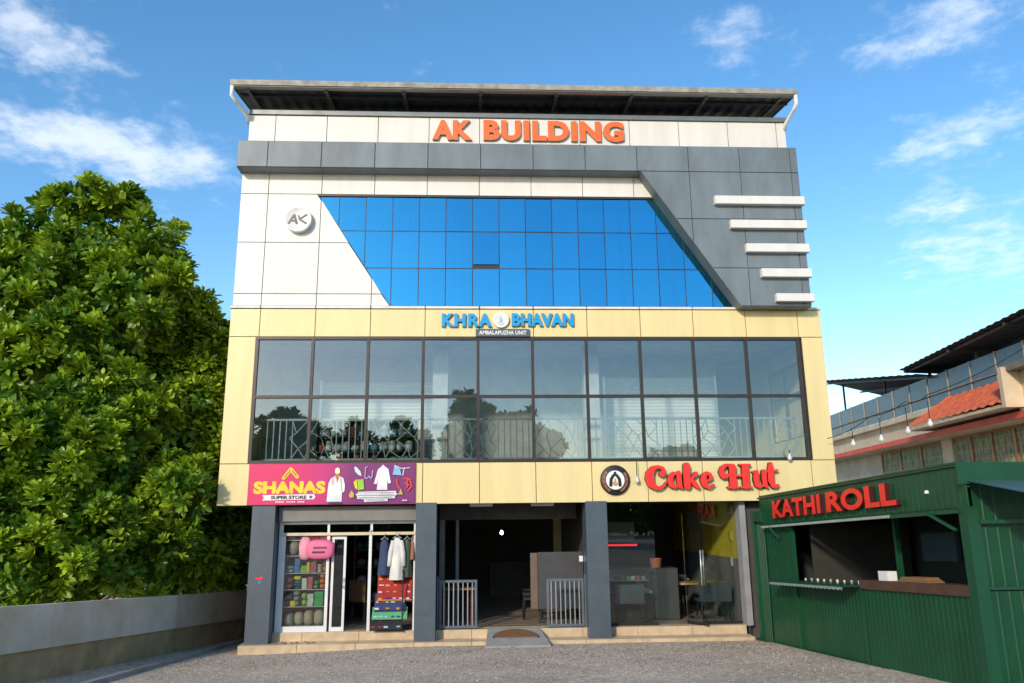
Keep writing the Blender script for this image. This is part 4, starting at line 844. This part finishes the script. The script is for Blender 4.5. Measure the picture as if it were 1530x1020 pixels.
for i in range(41): a = .85+2.85*i/40; vs += [K(a, -.305, 1.25), K(a, -.305, 1.2+.018*(i % 2)), K(a, -.31, 1.25), K(a, -.31, 1.2+.018*(i % 2))]
MB().add(vs, [f for i in range(40) for f in ((i*4, i*4+4, i*4+5, i*4+1), (i*4+2, i*4+3, i*4+7, i*4+6), (i*4+1, i*4+5, i*4+7, i*4+3))]).build('ledge_lip', mat('lip_grey', (.25, .32, .3), .5), KO)
kbox('rolled_awning', mat('awning_edge', (.35, .4, .36), .5), .2, 4.9, -.12, -.02, 2.27, 2.31); kbox('awning_arm', green_l, 4.9, 6.4, -.1, -.03, 2.26, 2.31)
MB().bar(K(6.3, -.05, 2.05), K(5.9, -.15, 2.28), .035).build('brace', green_l, KO); MB().bar(K(.9, -.05, 2.05), K(.7, -.16, 2.27), .03).build('brace', green_l, KO)
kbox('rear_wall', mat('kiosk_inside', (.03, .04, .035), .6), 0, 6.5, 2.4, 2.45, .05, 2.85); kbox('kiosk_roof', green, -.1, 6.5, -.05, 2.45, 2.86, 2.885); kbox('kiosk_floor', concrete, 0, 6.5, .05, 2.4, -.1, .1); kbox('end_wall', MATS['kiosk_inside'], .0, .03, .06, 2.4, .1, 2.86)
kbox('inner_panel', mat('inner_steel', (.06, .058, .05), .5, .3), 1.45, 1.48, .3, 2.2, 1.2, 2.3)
# near end wall: ribbed panels facing the road, awning
ne = lambda d0, d1, h0, h1, nm, off=0.: ribbed((K(6.5+off, d0, 0)[0], K(6.5+off, d0, 0)[1]), (K(6.5+off, d1, 0)[0], K(6.5+off, d1, 0)[1]), h0+.3, h1+.3, green, nm, KO, .16, .008, (0, -1))
ne(.1, 2.45, .02, 1.3, 'end_panel'); ne(.1, 2.45, 1.33, 2.6, 'end_panel', -.04); kbox('end_rail', green_l, 6.5, 6.54, .1, 2.45, 1.31, 1.35); kbox('end_rail', green_l, 6.5, 6.56, .1, 2.45, 2.12, 2.17); kbox('fascia_end', green_l, 6.55, 6.57, -.12, 2.45, 2.62, 2.9)
vs = []
for i in range(61): d = .0+2.5*i/60; h = .012*(i % 2); vs += [K(6.56, d, 2.66+h), K(7.7, d, 2.40+h), K(6.56, d, 2.652+h), K(7.7, d, 2.392+h)]
MB().add(vs, [f for i in range(60) for f in ((i*4, i*4+4, i*4+5, i*4+1), (i*4+2, i*4+3, i*4+7, i*4+6), (i*4+1, i*4+5, i*4+7, i*4+3))]).build('awning', mat('awning_teal', (.05, .11, .1), .5), KO)
# narrow recess between kiosk and building
MB().box(10.57, 10.66, -.22, -.1, -.1, 2.45).build('end_post', green_l, KO); ribbed((10.64, -.1), (10.64, -.62), .0, 2.4, green, 'recess_panel', KO, .09, .014, (-1, 0)); MB().box(10.56, 10.75, -.62, -.08, 2.4, 2.62).build('recess_head', green_l, KO); MB().box(10.5, 10.66, -.62, -.08, -.05, .09).build('recess_sill', green_l, KO)
s = thing('kiosk_sign', 'red raised letters along the top of the green kiosk', 'sign')
def kmap(s0, s1, h0, h1): return lambda u, v, w: K(s0+(s1-s0)*u, -.02-w, h0+(h1-h0)*v)
letters('KATHI', kmap(.78, 2.80, 2.44, 2.77), .08, red, red_side, s, .04, 1.05); letters('ROLL', kmap(3.02, 5.12, 2.44, 2.78), .08, red, red_side, s, .04, 1.05)
one('kiosk_camera', MB().lathe([(.03, 0), (.03, .02), (.018, .04), (.001, .045)], K(5.75, -.03, 2.56), 12), whitep, 'tiny white lamp stud on the kiosk fascia', 'lamp')
rg = random.Random(4)
for k in range(17):
    a = 1.55+k*.12; c = K(a, .1+.06*(k % 2), 1.276); one('steel_cup', MB().lathe([(.018, 0), (.021, .055), (.018, .055), (.016, .006), (.001, .006)], c, 10), (alu, MATS['goods_white'], MATS['goods_grey'])[k % 3], f'small {("steel", "white", "grey")[k % 3]} cup in the row on the kiosk ledge', 'cup', f'{("steel", "white", "grey")[k % 3]} cups on the kiosk ledge', True)
o = kbox('tissue_box', whitep, 4.15, 4.4, .05, .2, 1.361, 1.5, None); tag(o, 'white tissue box on the brown hatch sill', 'box')
for k in range(4): o = kbox('flat_board', wood, 4.75+k*.03, 5.5-k*.04, .0, .22, 1.362+k*.018, 1.378+k*.018, None); tag(o, 'flat wooden board in the pile on the brown hatch sill', 'board', 'boards piled on the hatch sill')
MB_ = kbox('blue_grille', mat('grille_blue', (.08, .14, .2), .5), 1.7, 2.7, 2.3, 2.38, 1.6, 2.1, None); tag(MB_, 'dull blue shuttered vent on the rear wall inside the kiosk', 'vent')
# ================================================================== neighbouring house (rotated, to the right and behind)
A2 = np.array([24.3, 24.96]); B2 = np.array([22.14, 6.06]); HT = (B2-A2)/np.linalg.norm(B2-A2); HN = np.array([HT[1], -HT[0]]); HN = HN if HN[0] < 0 else -HN
def hit(px, py, d=0.):
    r = ray(px, py); o = A2+HN*d; k = ((o-CAM[:2])@HN)/(r[:2]@HN); p = CAM+k*r; return float((p[:2]-A2)@HT), float(p[2])
def Hp(s_, d, z): q = A2+HT*s_+HN*d; return (q[0], q[1], z)
HS = thing('neighbour_house', 'cream two storey house with red edged sunshade and roof terrace', 'house')
def hbox(name, m, s0, s1, d0, d1, z0, z1, parent=HS): return MB().add([Hp(a, b, c) for c in (z0, z1) for b in (d0, d1) for a in (s0, s1)], [(0, 2, 3, 1), (4, 5, 7, 6), (0, 1, 5, 4), (2, 6, 7, 3), (0, 4, 6, 2), (1, 3, 7, 5)]).build(name, m, parent)
cream = mat('house_cream', (.66, .52, .37), .85, var=.12, scale=1.2, bump=.1); redband = mat('house_red', (.75, .08, .04), .6, var=.12); tile = mat('clay_tile', (.78, .16, .06), .7, var=.2, scale=6)
zb = hit(1390, 657)[1]; zt0 = hit(1240, 655)[1]; zt1 = hit(1240, 622)[1]
hbox('house_wall', cream, -8, 22, -9, 0, -1, zt0-.25); hbox('terrace_slab', cream, -8, 22, -9, .25, zt0-.249, zt0-.02)
hbox('sunshade', cream, -8, 22, .001, .9, zb-.12, zb+.02); hbox('sunshade_edge', redband, -8, 22, .901, .94, zb-.10, zb+.1)
# windows
def hwin(px0, px1, npan):
    s0, s1 = hit(px0, 690)[0], hit(px1, 660)[0]; z1 = zb-.2; z0 = z1-1.35; WD = mat('window_wood', (.42, .17, .06), .5, var=.2)
    wn = hbox('window', MATS['goods_black'], s0, s1, -.02, .015, z0, z1)
    for i in range(npan+1): a = s0+(s1-s0)*i/npan; hbox('window_post', WD, a-.06, a+.06, .0155, .08, z0, z1, wn)
    hbox('window_head', WD, s0-.06, s1+.06, .016, .085, z1, z1+.08, wn); hbox('window_sill', WD, s0-.06, s1+.06, .016, .085, z0-.08, z0, wn)
    for i in range(npan):
        a, b = s0+(s1-s0)*i/npan+.07, s0+(s1-s0)*(i+1)/npan-.07; hbox('curtain', mat('house_curtain', (.34, .36, .2), .8, var=.3, scale=5), a, b, .017, .022, z0, z1, wn)
        for q in range(4): z = z0+(z1-z0)*(q+.5)/4; hbox('grille_bar', MATS['goods_beige'], a, b, .04, .055, z-.012, z+.012, wn)
        for q in range(3): z = a+(b-a)*(q+.5)/3; hbox('grille_bar', MATS['goods_beige'], z-.012, z+.012, .041, .054, z0, z1, wn)
hwin(1320, 1412, 3); hwin(1428, 1560, 4)
hbox('wall_pier', cream, hit(1412, 670)[0], hit(1428, 670)[0], .001, .12, zb-2.2, zb-.12)
# small tiled canopy roof
s0, s1 = hit(1352, 640, 1.5)[0], hit(1497, 604, 1.5)[0]; z0 = hit(1352, 640, 1.5)[1]; z1 = hit(1440, 588, .3)[1]
n = 26; vs = []
for i in range(n+1):
    a = s0+(s1-s0)*i/n; h = .06*(i % 2); ins = 1.1*max(0, 1-(i/n)*5)
    for j in range(6): f = j/5; vs.append(Hp(a+ins*f, 1.5*(1-f)+.3*f, z0+(z1-z0)*f+h+(.03 if j % 2 else 0)))
MB().add(vs, [(i*6+j, i*6+6+j, i*6+7+j, i*6+1+j) for i in range(n) for j in range(5)]).build('tiled_canopy', tile, HS)
hbox('canopy_soffit', cream, s0, s1, .26, 1.45, z0-.12, z0-.02); hbox('canopy_edge', cream, s1, s1+.2, .26, 1.5, z0-.15, z1+.1); hbox('bay_wall', cream, s1-.1, 22, .26, .95, zb+.1, zt0+.05); hbox('bay_cap', mat('cap_brown', (.22, .18, .14), .7), s1-.4, 22, .2, 1.35, zt0+.05, zt0+.25)
# terrace railing with tinted panels
rt0, rt1 = hit(1238, 640)[0], hit(1530, 540)[0]+2; n = 13
for i in range(n+1):
    a = rt0-1+(rt1-rt0+1)*i/n; hbox('railing_post', MATS['goods_beige'], a-.03, a+.03, .1, .16, zt0-.02, zt1+.02)
    if i < n: b = rt0-1+(rt1-rt0+1)*(i+1)/n; hbox('railing_panel', mat('railing_sheet', (.03, .06, .1), .3, var=.1), a+.03, b-.03, .125, .135, zt0+.02, zt1)
hbox('handrail', mat('rail_rust', (.3, .24, .17), .6), rt0-1, rt1, .165, .2, zt0+.42, zt0+.46)
def slope_roof(name, c4, m, n=40):
    """corrugated sheet spanned by four corners: near-low, far-low, far-high, near-high (ribs run low to high)"""
    a, b, c, d = [Vector(p) for p in c4]; vs = []; nn = (b-a).cross(d-a).normalized(); nn = nn if nn.z > 0 else -nn
    for i in range(n+1):
        t = i/n; p, q = a.lerp(b, t), d.lerp(c, t); h = nn*(.035*(i % 2)); vs += [p+h, q+h, p+h-nn*.01, q+h-nn*.01]
    return MB().add(vs, [f for i in range(n) for f in ((i*4, i*4+4, i*4+5, i*4+1), (i*4+2, i*4+3, i*4+7, i*4+6), (i*4, i*4+2, i*4+6, i*4+4))]).build(name, m, HS)
rs = mat('shed_sheet', (.06, .058, .055), .6, var=.2)
def HR(px, py, d): s_, z = hit(px, py, d); return Hp(s_, d, z)
slope_roof('terrace_roof', [HR(1343, 553, .9), HR(1600, 426, .9), Hp(hit(1600, 426, .9)[0], -4, hit(1600, 426, .9)[1]-.25), Hp(hit(1343, 553, .9)[0], -4, hit(1343, 553, .9)[1]-.25)], rs, 50)
slope_roof('terrace_roof', [HR(1225, 569, .6), HR(1375, 559, .6), Hp(hit(1375, 559, .6)[0], -5, hit(1375, 559, .6)[1]-.5), Hp(hit(1225, 569, .6)[0], -5, hit(1225, 569, .6)[1]-1.5)], rs, 30)
za, zb2 = hit(1343, 553, .9)[1], hit(1600, 426, .9)[1]; sa, sb = hit(1343, 553, .9)[0], hit(1600, 426, .9)[0]
for f in (.02, .35, .68, 1.0): a = sa+(sb-sa)*f; z = za+(zb2-za)*f; MB().bar(Hp(a, .8, z-.1), Hp(a, -4, z-.34), .1).build('roof_beam', rs, HS); MB().bar(Hp(a, -.2, zt0), Hp(a, -.2, z-.1), .09).build('roof_post', rs, HS)
for d in (.6, -.8, -2.4): MB().bar(Hp(sa, d, za-.08-(.9-d)*.051), Hp(sb, d, zb2-.08-(.9-d)*.051), .08).build('roof_purlin', rs, HS)
a0, z0_ = hit(1225, 569, .6); a1, z1_ = hit(1375, 559, .6)
for f in (.05, .5, .95): a = a0+(a1-a0)*f; z = z0_+(z1_-z0_)*f; MB().bar(Hp(a, -.4, zt0), Hp(a, -.4, z-.1), .08).build('roof_post', rs, HS)
for d in (.3, -1.5, -3.3): MB().bar(Hp(a0, d, z0_-.1-(.6-d)*.268), Hp(a1, d, z1_-.1-(.6-d)*.09), .08).build('roof_purlin', rs, HS)
# string of bulbs between the buildings
cable = MB(); pts = []
CP = [(1236, 655, -.2), (1300, 622, -1.0), (1352, 600, -1.6), (1385, 590, -2.0), (1530, 520, -3.2)]
cp = [atY(*c) for c in CP]
for a, b in zip(cp, cp[1:]):
    for i in range(6): t = i/6; q = a+(b-a)*t; pts.append((q[0], q[1], q[2]-.25*t*(1-t)))
pts.append(tuple(cp[-1])); one('light_cable', MB().tube(pts, .008, 6), black, 'thin black cable strung from the building corner towards the house', 'cable')
for (px, py, Y, c), lb in zip(((1275, 662, -.6, .25), (1317, 655, -1.2, .35), (1357, 643, -1.65, .38), (1390, 632, -2.05, .35)), ('closest to the yellow corner', 'second along the cable from the yellow corner', 'third along the cable from the yellow corner', 'farthest along the cable from the yellow corner')):
    p = atY(px, py, Y); bulb('white pendant bulb on the cable, '+lb, tuple(p), c, 'bulbs on the cable')
# ================================================================== compound wall and kerb
CW = thing('compound_wall', 'low boundary wall with pale concrete slabs over a stained stone base', 'wall')
wallx = lambda y: -1.55+.14*y
slab = mat('wall_slab', (.76, .71, .62), .75, scale=1.1, col2=(.56, .46, .3), bump=.15, bscale=30, objvar=.08); base = mat('wall_base', (.56, .4, .2), .85, scale=2.2, col2=(.28, .2, .11), bump=.4, bscale=14)
y = -9.0
while y < 11:
    y2 = y+1.9; A, Bq = wallx(y+.004), wallx(y2-.004); za, zb_ = gz(-1.5, y), gz(-1.5, y2)
    def wq(name, m, x_off0, x_off1, h0, h1):
        MB().add([(A+x_off0, y+.004, za+h0), (Bq+x_off0, y2-.004, zb_+h0), (Bq+x_off1, y2-.004, zb_+h0), (A+x_off1, y+.004, za+h0), (A+x_off0, y+.004, za+h1), (Bq+x_off0, y2-.004, zb_+h1), (Bq+x_off1, y2-.004, zb_+h1), (A+x_off1, y+.004, za+h1)], [(0, 1, 2, 3), (7, 6, 5, 4), (0, 4, 5, 1), (1, 5, 6, 2), (2, 6, 7, 3), (3, 7, 4, 0)]).build(name, m, CW)
    wq('wall_slab', slab, -.1, .05, .47, 1.13); wq('base_block', base, -.15, .0, -.4, .468); y = y2
kb = MB(); ys = [-9+.5*i for i in range(38)]; vs = []
for yk in ys: g0 = gz(-.8, yk); xk = -.72+.03*yk; vs += [(xk, yk, g0-.1), (xk, yk, g0+.07), (xk-.14, yk, g0+.07), (xk-.14, yk, g0-.1)]
kb.add(vs, [f for i in range(len(ys)-1) for f in [(i*4+k, i*4+4+k, i*4+5+k, i*4+1+k) for k in range(3)]]+[(0, 1, 2, 3)]); tag(kb.build('kerb', concrete), kind='structure')
# ================================================================== trees
leaf_m = bpy.data.materials.new('leaf'); leaf_m.use_nodes = True
def leaf_nodes(m, dark, light):
    t = m.node_tree; L = t.links.new; b = t.nodes['Principled BSDF']; b.inputs['Roughness'].default_value = .38; b.inputs['Specular IOR Level'].default_value = .45
    at = t.nodes.new('ShaderNodeAttribute'); at.attribute_name = 'tint'; cr = t.nodes.new('ShaderNodeValToRGB'); L(at.outputs['Fac'], cr.inputs[0]); e = cr.color_ramp.elements
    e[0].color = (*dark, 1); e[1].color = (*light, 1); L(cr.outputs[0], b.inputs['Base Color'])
    tl = t.nodes.new('ShaderNodeBsdfTranslucent'); L(cr.outputs[0], tl.inputs[0]); mx = t.nodes.new('ShaderNodeMixShader'); mx.inputs[0].default_value = .25; L(b.outputs[0], mx.inputs[1]); L(tl.outputs[0], mx.inputs[2]); L(mx.outputs[0], t.nodes['Material Output'].inputs[0])
leaf_nodes(leaf_m, (.04, .14, .012), (.42, .56, .03)); leaf_d = bpy.data.materials.new('leaf_dark'); leaf_d.use_nodes = True; leaf_nodes(leaf_d, (.028, .1, .015), (.26, .38, .035))
bark = mat('bark', (.09, .065, .045), .9, var=.25, scale=8, bump=.5, bscale=30)
def rosettes(C, AX, tint, nl, L0, droop, rg, m, name):
    """C centres, AX axes (n,3): nl leaves around each axis; returns a mesh"""
    n = len(C); C = np.repeat(C, nl, 0); A = np.repeat(AX, nl, 0); T = np.repeat(tint, nl)
    ref = np.where(np.abs(A[:, 2:3]) < .9, np.array([[0, 0, 1.]]), np.array([[1., 0, 0]])); U = np.cross(A, ref); U /= np.linalg.norm(U, axis=1)[:, None]; V = np.cross(A, U)
    k = np.tile(np.arange(nl), n); ph = k*2.39996+np.repeat(rg.uniform(0, 6.28, n), nl)+rg.uniform(-.2, .2, n*nl); th = .22+1.0*(k/nl)+rg.uniform(-.15, .15, n*nl)
    R_ = U*np.cos(ph)[:, None]+V*np.sin(ph)[:, None]; Dr = A*np.cos(th)[:, None]+R_*np.sin(th)[:, None]; Dr[:, 2] -= droop; Dr /= np.linalg.norm(Dr, axis=1)[:, None]
    Sd = np.cross(Dr, A); Sd /= np.linalg.norm(Sd, axis=1)[:, None]+1e-9; Nn = np.cross(Sd, Dr)
    l = (L0*rg.uniform(.7, 1.2, n*nl))[:, None]; w = l*.165
    base_ = C+Dr*.012; m1 = C+Dr*l*.45; m2 = C+Dr*l*.8-Nn*l*(.03+droop*.12); tip = C+Dr*l-Nn*l*(.09+droop*.25)
    P = np.stack([base_, m1+Sd*w*.72+Nn*w*.3, m1-Sd*w*.72+Nn*w*.3, m2+Sd*w+Nn*w*.3, m2-Sd*w+Nn*w*.3, tip+Sd*w*.3, tip-Sd*w*.3, m1, m2], 1).reshape(-1, 3)
    F = np.array([[0, 7, 1], [0, 2, 7], [1, 7, 8], [1, 8, 3], [7, 2, 4], [7, 4, 8], [3, 8, 5], [8, 4, 6], [8, 6, 5]]); o = (np.arange(n*nl)*9)[:, None, None]; F = (F[None]+o).reshape(-1, 3)
    me = bpy.data.meshes.new(name); me.vertices.add(len(P)); me.vertices.foreach_set('co', P.ravel()); me.loops.add(F.size); me.loops.foreach_set('vertex_index', F.ravel().astype(np.int32)); me.polygons.add(len(F)); me.polygons.foreach_set('loop_start', np.arange(0, F.size, 3, dtype=np.int32)); me.update(calc_edges=True); me.validate()
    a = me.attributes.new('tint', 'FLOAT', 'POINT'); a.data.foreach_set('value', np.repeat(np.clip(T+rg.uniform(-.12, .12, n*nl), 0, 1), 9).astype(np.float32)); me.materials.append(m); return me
def clump_points(clumps, dens, rg, inner=.2):
    Cs, As, Ts = [], [], []
    for (c, r) in clumps:
        k = max(6, int(13*r)); d0 = rg.normal(size=(k, 3)); d0[:, 2] += .25; d0 /= np.linalg.norm(d0, axis=1)[:, None]
        for q in range(k):                      # sprays of twigs standing out from the bough, gaps between them
            sc = np.array(c)+d0[q]*r*rg.uniform(.6, 1.28); sr = r*rg.uniform(.24, .42); n = int(dens*sr*sr*4)+3
            d = rg.normal(size=(n, 3)); d += d0[q]*.7; d[:, 2] += .35; d /= np.linalg.norm(d, axis=1)[:, None]
            rad = np.where(rg.random(n) < inner, rg.uniform(.3, .8, n), rg.uniform(.8, 1.15, n)); p = sc+d*(sr*rad)[:, None]
            a = d+np.array([0, 0, .8])+rg.normal(size=(n, 3))*.2; a /= np.linalg.norm(a, axis=1)[:, None]
            Cs.append(p); As.append(a); Ts.append(np.clip(rg.beta(1.6, 1.9, n)*.85+rg.uniform(-.12, .42), 0, 1))
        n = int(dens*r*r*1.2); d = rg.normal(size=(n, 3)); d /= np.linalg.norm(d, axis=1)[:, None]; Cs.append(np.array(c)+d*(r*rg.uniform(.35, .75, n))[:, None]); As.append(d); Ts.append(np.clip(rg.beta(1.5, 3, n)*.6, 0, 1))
    return np.concatenate(Cs), np.concatenate(As), np.concatenate(Ts)
def limbs(base_p, clumps, parent, r0):
    tr = Vector(base_p); ctr = sum((Vector(c) for c, r in clumps), Vector())/len(clumps); top = Vector((ctr.x*.6+tr.x*.4, ctr.y*.6+tr.y*.4, max(c[2] for c, r in clumps)-1.2)); zl = tr.z
    P = [tr.lerp(top, f)+Vector((math.sin(f*5)*.15, math.cos(f*4)*.12, 0)) for f in [i/8 for i in range(9)]]
    MB().tube([tuple(P[0]-Vector((0, 0, .3)))]+P, [r0*1.35]+[r0*(1-.8*i/8) for i in range(9)], 12).build('trunk', bark, parent, True)
    for c, r in clumps:
        c = Vector(c); k = min(range(1, 8), key=lambda i: abs(P[i].z-(c.z-.8*r-.6))); a = P[k]; m_ = a.lerp(c, .55)+Vector((0, 0, -.15*(c-a).length*.5)); rr = r0*.42*(1-.07*k)
        MB().tube([a, a.lerp(m_, .5)+Vector((.05, .03, 0)), m_, c], [rr, rr*.75, rr*.55, rr*.2], 8).build('limb', bark, parent, True)
def make_tree(name, label, base_p, clumps, dens, L0, m, nl=9, droop=0., r0=.2, n_parts=0, seed=1, group=None):
    t = thing(name, label, 'tree', group, (0, 0, 0)); rg = np.random.default_rng(seed); limbs(base_p, clumps, t, r0)
    C, A, T = clump_points(clumps, dens, rg)
    ok = (C[:, 2] > .75-.06*C[:, 1]) & (C[:, 0] < wallx(C[:, 1])-.15+np.where(C[:, 2] > 1.5, 1.0, 0)) & ((C[:, 0] < -.85) | (C[:, 1] < -.35)) if base_p[1] > -12 else C[:, 2] > 1.5
    C, A, T = C[ok], A[ok], T[ok]
    if n_parts:
        v = C-CAM; dist = np.linalg.norm(v, axis=1); u = v@RT/(v@FW)*FPX+765; w_ = 510-v@UP/(v@FW)*FPX
        cell = (np.floor(u/14)*1000+np.floor(w_/14)).astype(int); order = np.argsort(dist); seen = set(); pick = []
        for i in order:
            if -10 < u[i] < 345 and 200 < w_[i] < 920 and cell[i] not in seen: seen.add(cell[i]); pick.append(i)
        pick = np.array(pick[:n_parts]); keep = np.ones(len(C), bool); keep[pick] = False
        protos = []
        for q in range(6): protos.append(rosettes(np.zeros((1, 3)), np.array([[0, 0, 1.]]), np.array([.15+.13*q]), nl, L0, 0, rg, m, 'leaf_rosette'))
        for i in pick:
            o = link('leaf_rosette', protos[min(5, int(T[i]*6))], t); o.location = C[i]; o.rotation_euler = Vector(A[i]).to_track_quat('Z', 'Y').to_euler()
        C, A, T = C[keep], A[keep], T[keep]
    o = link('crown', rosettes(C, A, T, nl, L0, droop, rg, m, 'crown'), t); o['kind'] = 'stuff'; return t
def CL(lst): return [(tuple(atY(px, py, Y)), r) for px, py, Y, r in lst]
main = CL([(122, 306, 2, .62), (165, 326, 2.2, .58), (210, 352, 2.2, .55), (252, 372, 2, .48), (60, 352, 2, .62), (5, 372, 2, .62), (123, 385, 1.2, .7), (240, 405, 1.6, .5), (258, 435, 1.4, .42), (180, 440, .8, .65), (215, 468, .8, .5), (40, 435, .8, .75), (80, 400, 1.5, .6), (10, 490, .3, .65), (85, 520, .2, .7), (140, 550, .2, .65), (35, 570, 0, .7), (190, 395, 2.2, .55), (-50, 450, 1, .9), (-40, 540, .5, .9), (110, 605, 0, .6), (175, 590, .3, .55),
    (100, 470, 4.5, 1.1), (180, 510, 4.5, 1.1), (30, 490, 4.5, 1.2), (140, 400, 5, .8), (50, 430, 5, .9), (0, 600, 3.5, 1.3), (110, 600, 3.5, 1.3), (200, 600, 3.5, 1.0)])
make_tree('broadleaf_tree', 'tall tree with glossy yellow green leaf rosettes behind the boundary wall', (-5.2, 2.2, 0), main, 62, .29, leaf_m, nl=11, r0=.26, n_parts=300, seed=3)
low = CL([(50, 670, -1.2, .75), (0, 650, -1.4, .7), (100, 705, -.8, .65), (170, 680, -.2, .7), (25, 780, -1.6, .7), (90, 800, -1.0, .6), (-30, 760, -1.5, .9), (190, 750, -.3, .6), (140, 770, -.6, .6), (250, 740, .2, .6), (100, 740, 1.5, 1.2), (200, 790, 1.5, 1.0), (0, 780, 1.5, 1.3), (30, 860, -1.8, .6), (150, 840, -.6, .8), (220, 830, .2, .8), (80, 870, -1.4, .6), (285, 745, -.4, .45)])
make_tree('broadleaf_tree', 'lower leafy tree spreading over the top of the boundary wall', (-3.6, .4, 0), low, 66, .26, leaf_m, nl=11, r0=.15, seed=5, n_parts=300)
side = CL([(255, 520, 3, .95), (300, 510, 3.5, .8), (320, 545, 3.2, .7), (225, 570, 2.5, 1.0), (290, 590, 2.6, .9), (250, 640, 2.0, 1.0), (310, 650, 2.6, .8), (200, 650, 1.6, .9), (290, 700, 2.2, .8), (320, 600, 3.5, .8), (300, 820, 2.6, .7), (260, 850, 1.6, .7), (340, 840, 4.5, .8)])
make_tree('slender_leaf_tree', 'darker tree with drooping narrow leaves beside the yellow cladding', (-2.9, 3.6, -.2), side, 75, .28, leaf_m, nl=8, droop=.35, r0=.17, seed=8)
back_ = [((-9.5+i*1.7, 6.5+(i % 2)*1.2, 2.2+(i % 3)*1.3), 1.7) for i in range(5)]
make_tree('garden_shrub', 'dense dark shrub filling the garden behind the trees', (-6, 6.5, -.3), back_, 45, .3, leaf_d, nl=8, droop=.2, r0=.14, seed=12)
# trees across the road behind the camera, seen only mirrored in the windows
def road_tree(x, y, h, r, seed, label):
    rg = random.Random(seed); g = gz(x, y); cl_ = [((x+rg.uniform(-1, 1)*r, y+rg.uniform(-.6, .6)*r, g+h*rg.uniform(.5, .92)), r*rg.uniform(.38, .55)) for _ in range(11)]
    make_tree('roadside_tree', label, (x, y, g), cl_, 14, .6, leaf_d, nl=7, r0=.3, seed=seed)
road_tree(6.6, -36, 9.3, 2.6, 31, 'round crowned tree across the road mirrored in the middle windows')
road_tree(-1.5, -38, 7.2, 2.4, 32, 'broad tree across the road mirrored in the left windows')
road_tree(-9, -37, 8.0, 2.6, 33, 'small tree across the road mirrored in the leftmost window')
road_tree(19, -40, 5.5, 2.0, 34, 'low tree across the road mirrored in the right windows')

hc = [((-26+i*3.1, -46+.8*math.sin(i*2.3), gz(0, -46)+1.3+.5*math.sin(i*1.7)), 2.0) for i in range(21)]
make_tree('roadside_hedge', 'long dark hedge lining the far side of the road, mirrored in the cafe glass', (5, -46, gz(5, -46)), hc, 9, .6, leaf_d, nl=7, r0=.2, seed=41)
